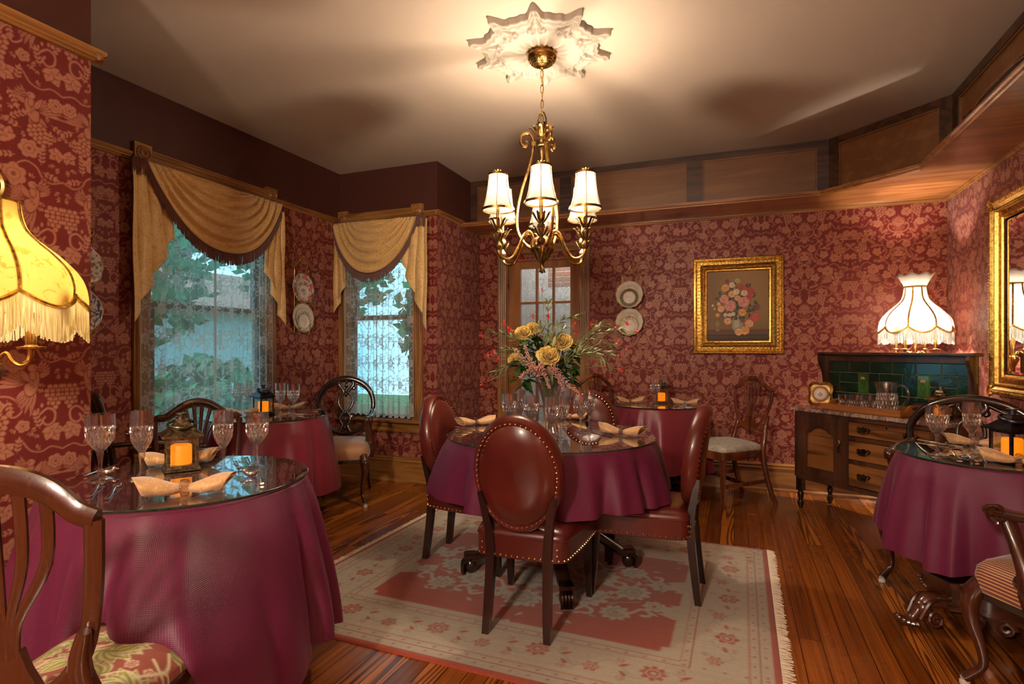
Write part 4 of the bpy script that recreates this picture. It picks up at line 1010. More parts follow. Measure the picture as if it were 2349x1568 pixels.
def lacec(label,loc,rz,x0,x1,z0,z1,folds,seed,amp=.013):
    o=lace_panel('lace_curtain',loc,rz,x0,x1,z0,z1,amp,folds,seed); tag(o,label,'lace curtain',LG2)
lacec('white lace curtain panel on the left half of the larger window',(XA+.050,0,0),PI/2,2.445,3.02,.60,2.42,5,3)
lacec('white lace curtain panel on the right half of the larger window',(XA+.050,0,0),PI/2,3.0,3.57,.60,2.42,7,8)
lacec('white lace curtain panel on the left half of the smaller window',(0,YB-.050,0),0,-3.475,-3.10,.615,2.42,6,5,.012)
lacec('white lace curtain panel on the right half of the smaller window',(0,YB-.050,0),0,-3.11,-2.71,.605,2.42,6,11,.012)
# ------------------------------------------------------------------ ceiling medallion, chandelier, fringed floor lamps
def medallion():
    NA,NR=600,100; R0=.405; V=[]; 
    for i in range(NA):
        a=2*PI*i/NA; k=10; c=math.cos(k*a); lob=max(0,c); R=R0*(.80+.07*lob+.13*lob**3+.012*math.cos(3*k*a))
        for j in range(NR+1):
            s=j/NR; r=R*s if s<.97 else R*(.97+.03*(s-.97)/.03)
            h=.034; ra=r/R0
            h+=.010*max(0,1-abs(ra-.28)/.14)*(.4+.6*abs(math.cos(k*a)))
            h+=.006*math.cos(2*k*a)*math.exp(-((ra-.35)/.12)**2)
            h+=.014*math.exp(-((ra-.56)/.07)**2)*max(0,math.cos(k*a))
            h-=.016*math.exp(-((ra-.60)/.045)**2)*max(0,math.cos(k*a))**2
            h+=.012*math.exp(-((ra-.66)/.04)**2)*abs(math.sin(k*a*.5))
            ph=(k*a/(2*PI)+.5)%1-.5
            for sg in(-1,1):
                dx=(ph*sg-.19)*2*PI/k*r; dy=r-.235; q=math.hypot(dx,dy); h+=.014*math.exp(-((q-.016)/.006)**2)
            h+=.010*math.exp(-((s-.90)/.035)**2)-.012*math.exp(-((s-.80)/.03)**2)+.008*math.exp(-((s-.72)/.02)**2)
            if ra>.78: h+=.005*math.cos(7*2*PI*ph)*lob
            if ra<.2: h=.03-.01*(1-ra/.2)
            if s>.975: h*= max(0,(1-s)/.025)**.3
            V.append((r*math.cos(a),r*math.sin(a),-h))
    idx=np.arange(NA*(NR+1)).reshape(NA,NR+1); nx=np.roll(idx,-1,0); f=np.stack([idx[:,:-1],nx[:,:-1],nx[:,1:],idx[:,1:]],-1).reshape(-1,4)
    o=np_mesh('ceiling_medallion',np.array(V),f,mats=(M['plaster'],)); o.location=(-1.01,2.995,ZC+.0005); o.rotation_euler=(0,0,YAW+.17)
    tag(o,'ornate pale plaster ceiling medallion around the chandelier canopy','ceiling medallion')
medallion()
def chandelier():
    t=thing('chandelier','antique brass pineapple chandelier with six small lit shades over the middle table','chandelier',(CHX,CHY,0))
    B=M['brass'];Dk=M['brass_dark']
    b=MB(); b.lathe([(.03,ZC-.02),(.078,ZC-.026),(.082,ZC-.04),(.076,ZC-.046),(.078,ZC-.054),(.084,ZC-.064),(.078,ZC-.078),(.055,ZC-.098),(.025,ZC-.112),(.010,ZC-.116),(.012,ZC-.125),(.004,ZC-.13)],36); b.build('canopy',B,t)
    d=MB()
    for j,(r,z) in enumerate(((.070,ZC-.086),(.060,ZC-.095),(.048,ZC-.103),(.036,ZC-.109))):
        for k in range(28): a=2*PI*(k+.5*j)/28; d.ball((r*math.cos(a),r*math.sin(a),z),.0035,6,4)
    d.build('canopy_beading',Dk,t)
    z=ZC-.135; k=0
    while z>2.515:
        l=MB(); l.T=Matrix.Translation((0,0,z-.02))@Matrix.Rotation((k%2)*PI/2+.4,4,'Z')
        l.tube([(.0085*math.cos(a)*(1),0,.024*math.sin(a)) for a in [2*PI*i/14 for i in range(14)]],.0022,6,closed=True); l.build('chain_link',B,t); z-=.042; k+=1
    l=MB(); l.tube(smooth([(0,0,ZC-.12),(.006,0,2.7),(-.004,.004,2.6),(.003,0,2.49)],8),.0022,6); l.build('cord',M['goldwire'],t)
    l=MB(); l.tube(smooth([(0,0,2.475),(-.024,0,2.50),(-.014,0,2.55),(0,0,2.56),(.014,0,2.55),(.024,0,2.50)],5,True),.0045,7,closed=True); l.build('hanging_loop',Dk,t)
    st=MB(); st.lathe([(0,2.49),(.010,2.48),(.008,2.44),(.016,2.43),(.026,2.415),(.030,2.40),(.026,2.385),(.034,2.378),(.034,2.370),(.018,2.362),(.024,2.35),(.022,2.33),(.010,2.30),(.009,2.26),(.014,2.245),(.024,2.225),(.012,2.22),(.007,2.20),(.010,2.18),(0,2.165)],20); st.build('stem',Dk,t)
    def leaves(m,n,r0,z0,r1,z1,w,a0=0,curl=.012,c=(0,0)):
        for k in range(n):
            a=a0+2*PI*k/n; ca,sa=math.cos(a),math.sin(a)
            P=[(r0,z0),((r0*1.4+r1)*.42,z0+(z1-z0)*.5),(r1*.8,z0+(z1-z0)*.9),(r1,z1-curl*.2)]
            m.tube([(c[0]+r*ca,c[1]+r*sa,z) for r,z in [(q.x,q.y) for q in smooth([(a_,b_,0) for a_,b_ in P],3)]],[w*.6,w*.8,w,w,w,w*.95,w*.85,w*.6,w*.4,w*.2][:10],6,flat=.35,up=(ca*.3,sa*.3,1))
    cr=MB(); leaves(cr,9,.018,2.415,.075,2.472,.011); leaves(cr,6,.014,2.42,.035,2.50,.010,.3); cr.build('leaf_crown',B,t)
    hub=MB(); hub.lathe([(0,1.655),(.004,1.66),(.018,1.668),(.010,1.69),(.007,1.705),(.010,1.712),(.012,1.72),(.03,1.735),(.045,1.76),(.062,1.785),(.066,1.79),(.066,1.798),(.058,1.80)],48,mod=lambda a,z:1+(.07*math.cos(16*a) if 1.71<z<1.787 else 0)); hub.lathe([(.058,1.80),(.064,1.815),(.060,1.84),(.045,1.855),(.03,1.86),(.02,1.87),(0,1.875)],48,mod=lambda a,z:1+.03*math.cos(24*a)); hub.build('hub',Dk,t)
    fn=MB(); leaves(fn,6,.006,1.70,.022,1.662,.006,0,0); fn.build('finial',Dk,t)
    gl=MB(); gl.lathe([(.022,1.875),(.042,1.90),(.056,1.94),(.060,1.98),(.054,2.02),(.044,2.05),(.048,2.065)],26,mod=lambda a,z:1+.025*math.cos(9*a+40*z)); gl.build('glass_globe',M['crystal'],t)
    bb=MB(); bb.lathe([(0,1.875),(.010,1.88),(.010,1.90)],12); s=bb.build('bulb_holder',B,t); bb=MB(); bb.ball((0,0,1.935),(.022,.022,.032),12,9); bb.build('bulb',M['bulb'],t)
    for a in(math.radians(170),math.radians(290),math.radians(50)):
        c=MB(); c.T=Matrix.Rotation(YAW+a,4,'Z')
        c.tube(smooth([(.06,0,1.80),(.10,0,1.83),(.138,0,1.90),(.142,0,2.0),(.118,0,2.12),(.085,0,2.22),(.058,0,2.31),(.048,0,2.38),(.050,0,2.41),(.070,0,2.443),(.10,0,2.445),(.118,0,2.42),(.118,0,2.39),(.100,0,2.372),(.086,0,2.38),(.086,0,2.395),(.094,0,2.398)],4),.0085,8)
        c.box((.046,0,2.385),(.022,.022,.02)); c.build('cage_bar',B,t)
    for k in range(6):
        a=YAW+math.radians(-90-4+60*k); T=Matrix.Rotation(a,4,'Z')
        c=MB(); c.T=T; P=smooth([(.055,0,1.80),(.06,0,1.86),(.085,0,1.885),(.115,0,1.86),(.15,0,1.79),(.185,0,1.735),(.22,0,1.722),(.255,0,1.735),(.27,0,1.77)],5); c.tube(P,.0085,8); arm=c.build('arm',B,t)
        T2=T@Matrix.Translation((CHR,0,0))
        c=MB(); c.T=T2; c.lathe([(.006,1.765),(.012,1.77),(.021,1.785),(.021,1.795),(.011,1.81),(.011,1.825),(.018,1.84),(.023,1.855),(.021,1.872),(.012,1.882),(.012,1.90)],18,mod=lambda a,z:1+.05*math.cos(12*a)); leaves(c,6,.013,1.815,.048,1.862,.008); leaves(c,8,.014,1.88,.056,1.935,.009,.4); c.build('pineapple_cup',Dk,arm)
        c=MB(); c.T=T2; c.lathe([(.0105,1.89),(.0105,2.03),(0,2.032)],12); c.build('candle_sleeve',B,arm)
        c=MB(); c.T=T2
        pr=[(.086,1.985),(.076,2.01),(.067,2.045),(.060,2.085),(.055,2.13),(.052,2.17)]
        c.lathe(pr,24); c.lathe([(r-.0015,z) for r,z in reversed(pr)],24); sh_=c.build('lamp_shade',M['shade'],arm,ang=60)
        c=MB(); c.T=T2; 
        for (r,z) in((.087,1.984),(.0525,2.172)): c.lathe([(r-.003,z-.005),(r+.002,z-.005),(r+.002,z+.006),(r-.003,z+.006)],24)
        for q in range(6): an=2*PI*q/6; c.tube([((r+.001)*math.cos(an),(r+.001)*math.sin(an),z) for r,z in pr],.0016,5)
        c.lathe([(.002,2.172),(.004,2.18),(.002,2.186)],8); leaves(c,6,.003,2.183,.022,2.198,.005); c.build('shade_trim',M['brass'],arm)
        c=MB(); c.T=T2; c.ball((0,0,2.052),(.013,.013,.020),10,7); c.build('bulb',M['bulb'],arm)
chandelier()
def floor_lamp(label,loc,mat,ruffle,group,rz=0,s=1.):
    t=thing('floor_lamp',label,'lamp',loc,rz,group); NP=8; N=NP*12
    R=.28*s; base=1.40
    prof=[(0,1.0,base),(.10,1.0,base+.03),(.25,.93,base+.075),(.45,.74,base+.125),(.65,.54,base+.165),(.8,.40,base+.20),(.9,.335,base+.24),(1.0,.305,base+.30 if ruffle else base+.29)]
    PS=[(q.y,q.z) for q in smooth(prof,5)]; prof=[(0,r_,z_) for r_,z_ in PS]
    def S(u,v):
        a=2*PI*u; ph=(u*NP)%1; sc=abs(math.sin(PI*ph))
        q=v*(len(prof)-1); i=min(int(q),len(prof)-2); f=q-i; r=prof[i][1]*(1-f)+prof[i+1][1]*f; z=prof[i][2]*(1-f)+prof[i+1][2]*f
        r*=1+.075*(sc-.5)*(1-v)**.5*(1.3 if v<.6 else .6); z-=.045*sc*(1-v)**4-.010
        return (R*r*math.cos(a),R*r*math.sin(a),z)
    b=MB(); b.grid(S,N,34,cu=True); sh_=b.build('lamp_shade',mat,t,ang=80,solid=.002)
    g=MB(); g.tube([(x*1.006,y*1.006,z) for x,y,z in [S(k/N,0) for k in range(N)]],.0125,8,closed=True,flat=.5,up=(0,0,1))
    for k in range(NP): g.tube([Vector(S(k/NP,v/20))*1.0+Vector(S(k/NP,v/20)).normalized()*0 for v in range(21)],.0062,6)
    g.tube([(x*1.01,y*1.01,z) for x,y,z in [S(k/N,1) for k in range(N)]],.005,6,closed=True); g.build('braid_trim',M['gilt'],sh_)
    if ruffle:
        r_=MB(); r_.grid(lambda u,v:((.066+.050*v**1.5)*math.cos(2*PI*u)*(1+.05*v*math.cos(16*PI*u)),(.066+.050*v**1.5)*math.sin(2*PI*u)*(1+.05*v*math.cos(16*PI*u)),base+.295+.105*v+.008*v*math.cos(16*PI*u)),96,10,cu=True); r_.build('ruffle',mat,t,ang=80,solid=.002)
    f=MB(); rr=random.Random(5)
    for k in range(620):
        p=Vector(S(k/620,0)); L=.105 if not ruffle else .085
        L+=rr.uniform(-.004,.004); f.tube([p+Vector((0,0,-.004)),p+Vector((rr.uniform(-.002,.002),rr.uniform(-.002,.002),-L*.5)),p+Vector((rr.uniform(-.004,.004),rr.uniform(-.004,.004),-L))],[.0017,.0019,.0018],4)
    f.build('fringe',M['shade_fringe'] if not ruffle else M['shade'],t,ang=0)
    p=MB(); p.lathe([(.15,0),(.155,.012),(.14,.022),(.06,.035),(.025,.06),(.018,.09),(.016,.5),(.022,.51),(.016,.52),(.015,1.12),(.024,1.14),(.034,1.17),(.030,1.19),(.014,1.20),(.012,1.42),(0,1.43)],24); p.build('pole',M['brass'],t)
    for k in range(4):
        a=k*PI/2+.5; c=MB(); c.T=Matrix.Rotation(a,4,'Z'); c.tube(smooth([(.018,0,1.20),(.05,0,1.225),(.07,0,1.20),(.10,0,1.185),(.13,0,1.20),(.135,0,1.235)],4),.0055,7); c.lathe([(.0,1.235),(.034,1.238),(.036,1.244),(.015,1.246),(.012,1.25),(.012,1.35)],14,(.135,0,0)); arm=c.build('arm',M['brass'],t)
        c=MB(); c.T=Matrix.Rotation(a,4,'Z'); c.ball((.135,0,1.415),(.016,.016,.026),10,7); c.build('bulb',M['bulb'],arm)
    return t
FG='fringed shade floor lamps'
floor_lamp('lamp with yellow printed shade, gold braid and long ivory fringe at the left edge',(-2.150,1.03,.0),M['shade_yellow'],False,FG,-.166,.83)
floor_lamp('lit lamp with ribbed cream shade, ruffled top and fringe, behind the green tiled sideboard',(1.262,5.03,-.012),M['shade'],True,FG,.35,.80)
floor_lamp('cream fringed floor lamp in the front part of the room',(1.0,-.35,0),M['shade'],True,FG)
pn=thing('added_pendant','added unseen brass pendant around the fill light in the front part of the room','lamp',(-.8,-1.6,0)); b=MB(); b.lathe([(0,ZC-.03),(.06,ZC-.025),(.07,ZC-.001)],24); b.lathe([(.006,ZC-.03),(.006,2.42)],8); b.lathe([(.02,2.42),(.035,2.41),(.03,2.38),(0,2.375)],20); b.build('rod',M['brass'],pn); b=MB(); b.lathe([(.035,2.40),(.12,2.37),(.19,2.28),(.21,2.18),(.19,2.07),(.12,1.99),(0,1.97)],32); b.build('glass_bowl',M['pane'],pn)  # pendant added out of view to hold the rear fill light
# ------------------------------------------------------------------ rug
def rug():
    x0,x1,y0,y1=-2.13,.165,1.955,3.80; W,H=x1-x0,y1-y0; R=Ras(W,H,.0055,(.37,.315,.235),3)
    RED=(.30,.045,.018); BE=(.37,.325,.245); GR=(.22,.22,.195); DR_=(.24,.035,.022)
    X,Y=R.X,R.Y; dx=np.minimum(X,W-X); dy=np.minimum(Y,H-Y); d=np.minimum(dx,dy)
    n=np.random.default_rng(2)
    R.put(d-.028,RED); R.put(np.abs(d-.075)-.002,DR_); R.put(np.abs(d-.115)-.0025,RED); R.put(np.abs(d-.33)-.0025,DR_); R.put(np.abs(d-.365)-.002,RED)
    def both(fn):
        for sx,sy in((1,1),(-1,1),(1,-1),(-1,-1)): fn(lambda px:px if sx>0 else W-px, lambda py:py if sy>0 else H-py, sx, sy)
    # small border motifs
    k=0
    for s in np.arange(.06,W,.075):
        for yy in(.052,H-.052,.095,H-.095,.348,H-.348): R.ell(s+(k%3)*.01,yy,.007,.005,RED if k%2 else DR_); k+=1
    for s in np.arange(.06,H,.075):
        for xx in(.052,W-.052,.095,W-.095,.348,W-.348): R.ell(xx,s+(k%3)*.01,.005,.007,RED if k%2 else DR_); k+=1
    def mot(x,y,r,c=RED,c2=BE,n_=6,a=0): R.flower(x,y,r,c,n_,c2,a,.4,c2)
    for i,s in enumerate(np.linspace(.22,W-.22,9)):
        for yy in(.22,H-.22):
            mot(s,yy+(.02 if i%2 else -.02),.052 if i%2 else .036,RED,BE,8 if i%2 else 6); 
            R.curve([(s,yy),(s+.06,yy+.05),(s+.12,yy+.01),(s+.17,yy-.04),(s+.22,yy)],.004,GR); R.leaf(s+.10,yy+.02,.05,.018,.6,RED); R.leaf(s+.14,yy-.04,.045,.016,2.4,DR_); mot(s+.12,yy-.055,.018); mot(s+.10,yy+.06,.016,DR_)
    for i,s in enumerate(np.linspace(.42,H-.42,6)):
        for xx in(.22,W-.22):
            mot(xx+(.02 if i%2 else -.02),s,.050 if i%2 else .034); R.curve([(xx,s),(xx+.05,s+.05),(xx,s+.10),(xx-.04,s+.15),(xx,s+.2)],.004,GR); R.leaf(xx+.02,s+.08,.05,.018,1.8,RED); mot(xx+.055,s+.10,.017); mot(xx-.055,s+.04,.016,DR_)
    # field: cream with a jagged terracotta medallion
    cx,cy=W/2,H/2; ax,ay=(W-.78)/2,(H-.78)/2; u=np.abs(X-cx)/ax; v=np.abs(Y-cy)/ay
    jag=.045*np.abs(((np.arctan2(v,u)*13)%1)-.5)*2
    body=np.maximum(np.maximum(u,v)-.965, (u+v*.62)-1.52+jag); body=np.maximum(body,-(np.minimum(1.3-u*1.3,1.0)-v*.0)-9)
    corner=((u-1.0)**2+(v-.28)**2)**.5
    body=np.maximum(body,.12-corner+jag); corner2=((u-.0)**2+(v-1.12)**2)**.5; body=np.maximum(body,.15-corner2+jag)
    R.put(np.where((u<1)&(v<1),body*ay,9),RED)
    ab=n.normal(size=X.shape)
    for px,py,r in((0,0,.12),(.30,.13,.085),(.30,-.13,.085),(-.30,.13,.085),(-.30,-.13,.085),(.5,0,.07),(-.5,0,.07),(0,.26,.08),(0,-.26,.08),(.14,.24,.045),(-.14,.24,.045),(.14,-.24,.045),(-.14,-.24,.045),(.46,.25,.06),(-.46,.25,.06),(.46,-.25,.06),(-.46,-.25,.06),(.62,.12,.045),(-.62,.12,.045),(.62,-.12,.045),(-.62,-.12,.045),(.2,0,.04),(-.2,0,.04)):
        r*=1.28; R.flower(cx+px,cy+py,r,BE,10 if r>.06 else 7,GR,.3,.3,RED); 
        if r>.075: R.flower(cx+px,cy+py,r*.62,GR,8,BE,.2,.3,RED); R.flower(cx+px,cy+py,r*.34,BE,6,RED)
    for sx in(1,-1):
        for sy in(1,-1):
            for (px,py) in((.39,.06),(.17,.14),(.56,.20),(.30,.27)):
                P=[(cx+sx*(px+a),cy+sy*(py+b)) for a,b in((-.09,.02),(-.05,.045),(-.02,.01),(.01,-.03),(.05,-.01),(.05,.03),(.02,.035))]; R.curve(P,.020,BE)
            R.curve([(cx,cy+sy*.14),(cx+sx*.12,cy+sy*.19),(cx+sx*.25,cy+sy*.2),(cx+sx*.4,cy+sy*.16),(cx+sx*.55,cy+sy*.10)],.005,BE)
            R.curve([(cx+sx*.10,cy),(cx+sx*.22,cy+sy*.07),(cx+sx*.38,cy+sy*.02),(cx+sx*.5,cy+sy*.08)],.004,GR)
            for k in range(26):
                px,py=n.uniform(.05,.68),n.uniform(.02,.42); R.leaf(cx+sx*px,cy+sy*py,.05,.018,n.uniform(0,6),BE if k%2 else GR)
    for i in range(34):
        s=n.uniform(.42,W-.42); t_=n.uniform(.42,H-.42)
        if (abs(s-cx)/ax+abs(t_-cy)/ay*.62)>1.38: mot(s,t_,.02,RED)
    R.A*= (1+.07*n.normal(size=(R.ny,1,1))*.5+.05*ab[...,None])
    wv=(np.sin(X*3)+np.sin(Y*4+1))[...,None]*.03; R.A=np.clip(R.A*(1+wv),0.01,1)
    a,b,f=grid_np(0,W,0,H,.0062); at=R.sample(a,b); z=.011+.0015*np.sin(a*5)*np.sin(b*4)
    e=np.minimum(np.minimum(a,W-a),np.minimum(b,H-b)); z=np.where(e<.001,.001,z)
    t=thing('area_rug','cream and terracotta patterned rug with fringed ends under the middle table','rug',(x0,y0,.0),-.012)
    np_mesh('woven_pile',np.stack([a,b,z],-1),f,at,'col',(M['rug'],),parent=t)
    rr=random.Random(1)
    for xs,sg in((0,-1),(W,1)):
        fr=MB()
        for k in range(int(H/.0085)):
            y=.004+k*.0085; fr.tube([(xs-sg*.002,y,.007),(xs+sg*.02,y+rr.uniform(-.004,.004),.006),(xs+sg*(.042+rr.uniform(-.006,.006)),y+rr.uniform(-.007,.007),.003)],[.0022,.002,.0016],4)
        fr.build('fringe',M['cream'],t,ang=0)
rug()
# ------------------------------------------------------------------ sideboard
def sideboard():
    t=thing('sideboard','antique marble topped sideboard with green tiled back standing across the right corner','sideboard',(.95,4.656,0),-PI/4)
    W=M['walnut_z'];yf=-.19
    b=MB(); b.box((0,.0,.50),(1.02,.355,.50)); 
    for z in(.249,.44,.605,.738): b.box((.19,yf+.006,z),(.55,.022,.028 if z<.7 else .026))
    for x,w in((-.50,.045),(-.105,.045),(.47,.03),(.50,.045)): b.box((x,yf+.004,.50),(w,.026,.50))
    b.box((-.30,yf+.006,.738),(.38,.022,.024)); b.box((-.30,yf+.006,.262),(.38,.022,.024)); b.box((0,yf-.002,.245),(1.0,.02,.022),bev=.005)
    b.build('carcass',W,t)
    for x in(-.497,.497):
        for y in(-.165,.165):
            l=MB(); l.box((x,y,.20),(.046,.046,.12)); l.lathe([(.012,0),(.014,.006),(.022,.035),(.024,.048),(.016,.058),(.015,.07),(.020,.09),(.023,.11),(.022,.122),(.016,.130),(.022,.137),(.022,.143)],16,(x,y,0),cap=True); l.build('leg',M['ebony'],t)
    d=MB(); y=yf-.004; x0,x1,z0,z1=-.478,-.128,.277,.727
    for x in(x0+.03,x1-.03): d.box((x,y,(z0+z1)/2),(.06,.02,z1-z0))
    d.box(((x0+x1)/2,y,z0+.032),(x1-x0-.12,.0195,.064))
    arch=[(x0+.058,z1)]+[(x0+.058,.60),(x0+.075,.612),(x0+.10,.622),(x0+.12,.640),(x0+.145,.652),((x0+x1)/2,.656)]
    arch=arch+[(x0+x1-a,b_) for a,b_ in reversed(arch[:-1])]; d.prism(list(reversed(arch)),.0195,'y',(0,y,0)); dd=d.build('door',W,t,ang=30)
    p=MB(); pp=[(x0+.06,.34),(x0+.06,.600),(x0+.078,.612),(x0+.10,.622),(x0+.12,.640),(x0+.145,.652),((x0+x1)/2,.655)]; pp=pp+[(x0+x1-a,b_) for a,b_ in reversed(pp[:-1])]
    p.prism(list(reversed(pp)),.006,'y',(0,y+.006,0)); p.build('door_panel',M['burl'],dd)
    q=MB(); q.tube([(a*.985+(x0+x1)/2*.015,y-.008,b_*.99) for a,b_ in pp],.005,6,closed=True); q.build('panel_bead',W,dd)
    h=MB(); h.T=Matrix.Translation((-.148,y-.014,.535)); h.tube(smooth([(0,0,-.045),(-.010,0,-.02),(0,0,0),(.010,0,.02),(0,0,.045)],4),.007,6,flat=.6); h.tube([(.014*math.cos(a),-.010,-.022+.018*math.sin(a)) for a in [2*PI*i/14 for i in range(14)]],.003,6,closed=True); h.ball((0,-.006,.004),.008,8,5); h.build('door_handle',M['bronze_dark'],dd)
    for z,hh in((.672,.098),(.522,.13),(.348,.155)):
        f=MB(); f.box((.19,yf-.006,z),(.535,.018,hh),bev=.003); dr_=f.build('drawer',M['burl'],t)
        g=MB(); g.box((.19,yf-.0135,z+hh/2-.014),(.010,.003,.016)); g.build('keyhole',M['ebony'],dr_)
        for xc in(.034,.345):
            m=MB(); m.T=Matrix.Translation((xc,yf-.018,z)); m.prism([(-.052,.012),(-.035,.022),(-.02,.016),(0,.026),(.02,.016),(.035,.022),(.052,.012),(.04,-.006),(.02,-.018),(0,-.024),(-.02,-.018),(-.04,-.006)],.004,'y')
            m.tube(smooth([(-.036,-.004,.006),(-.032,-.016,-.008),(-.015,-.018,-.018),(0,-.018,-.016),(.015,-.018,-.018),(.032,-.016,-.008),(.036,-.004,.006)],3),.0042,6)
            for x in(-.036,.036): m.ball((x,-.006,.007),.007,7,5)
            for x in(-.018,-.009,0,.009,.018): m.ball((x,-.004,.0),.004,6,4)
            m.build('handle',M['bronze_dark'],dr_)
    m=MB(); m.box((0,-.005,.769),(1.11,.42,.030),bev=.006); m.build('marble_top',M['marble'],t)
    # upstand with tiles
    k=MB(); yb=.155
    k.box((0,yb+.02,.985),(1.04,.02,.40)); 
    for z,h_ in((1.155,.03),(.80,.03)): k.box((0,yb,z),(1.0,.03,h_))
    for x in(-.505,.505): k.box((x,yb-.005,.985),(.036,.05,.40))
    k.box((0,yb-.02,1.197),(1.10,.11,.022),bev=.006); k.box((0,yb,1.178),(1.04,.05,.012)); k.build('upstand',W,t)
    for sx in(-1,1):
        s=MB(); pl=smooth([(yb,.786,0),(yb-.05,.83,0),(yb-.03,.93,0),(yb-.045,1.05,0),(yb-.085,1.13,0),(yb-.085,1.19,0),(yb,1.19,0)],3); s.prism([(p.x,p.y) for p in pl],.022,'x',(sx*.520,0,0)); s.build('bracket',W,t)
    g=MB(); g.box((0,yb+.006,.977),(.975,.008,.330)); g.build('grout',M['grout'],t)
    def tile(x,z,w,h_,m='tile'):
        q=MB(); q.box((x,yb,z),(w-.005,.012,h_-.005),bev=.003); return q.build('tile',M[m],t)
    for i in range(6): tile(-.486+.162*(i+.5),1.096,.162,.085)
    x=-.486
    for ty,w in(('v',.08),('s',.15),('f',.08),('v',.08),('s',.165),('v',.10),('f',.08),('s',.165),('v',.072)):
        if ty=='s': tile(x+w/2,1.015,w,.076); tile(x+w/2,.938,w,.076)
        else:
            o=tile(x+w/2,.977,w,.154,'tile_light' if ty=='f' else 'tile')
            if ty=='f':
                fl=MB(); fl.T=Matrix.Translation((x+w/2,yb-.008,.977))
                for a in(-.9,-.45,0,.45,.9): fl.ball((.014*math.sin(a),0,.026+.013*math.cos(a)),(.0055,.003,.009),7,5)
                fl.build('flower_relief',M['pink'],o)
                lv=MB(); lv.T=fl.T
                for s_ in(-1,1): lv.tube(smooth([(0,0,-.055),(s_*.014,0,-.03),(s_*.014,0,0),(s_*.004,0,.02)],4),.0026,6)
                lv.tube([(0,0,-.055),(0,0,.02)],.002,6); lv.build('stem_relief',M['leaf'],o)
        x+=w
    for i in range(6): tile(-.486+.162*(i+.5),.857,.162,.08)
    return t
sideboard()
def sb(x,y,z=.785): return Vector((.95+.7071*x+.7071*y,4.656-.7071*x+.7071*y,z))
# power cord below the sideboard
co_=MB(); co_.tube(smooth([sb(.34,.12,.24),sb(.33,.10,.12),sb(.36,.13,.03),sb(.42,.16,.010),sb(.5,.2,.010)],6),.004,6); pc=thing('power_cord','thin black lamp cord with pale plug trailing under the sideboard','cord',(0,0,0)); co_.build('cord',M['rubber'],pc)
pl_=MB(); pl_.box(sb(.40,.13,.045),(.03,.03,.05),.4,bev=.006); pl_.build('plug',M['pink'],pc)
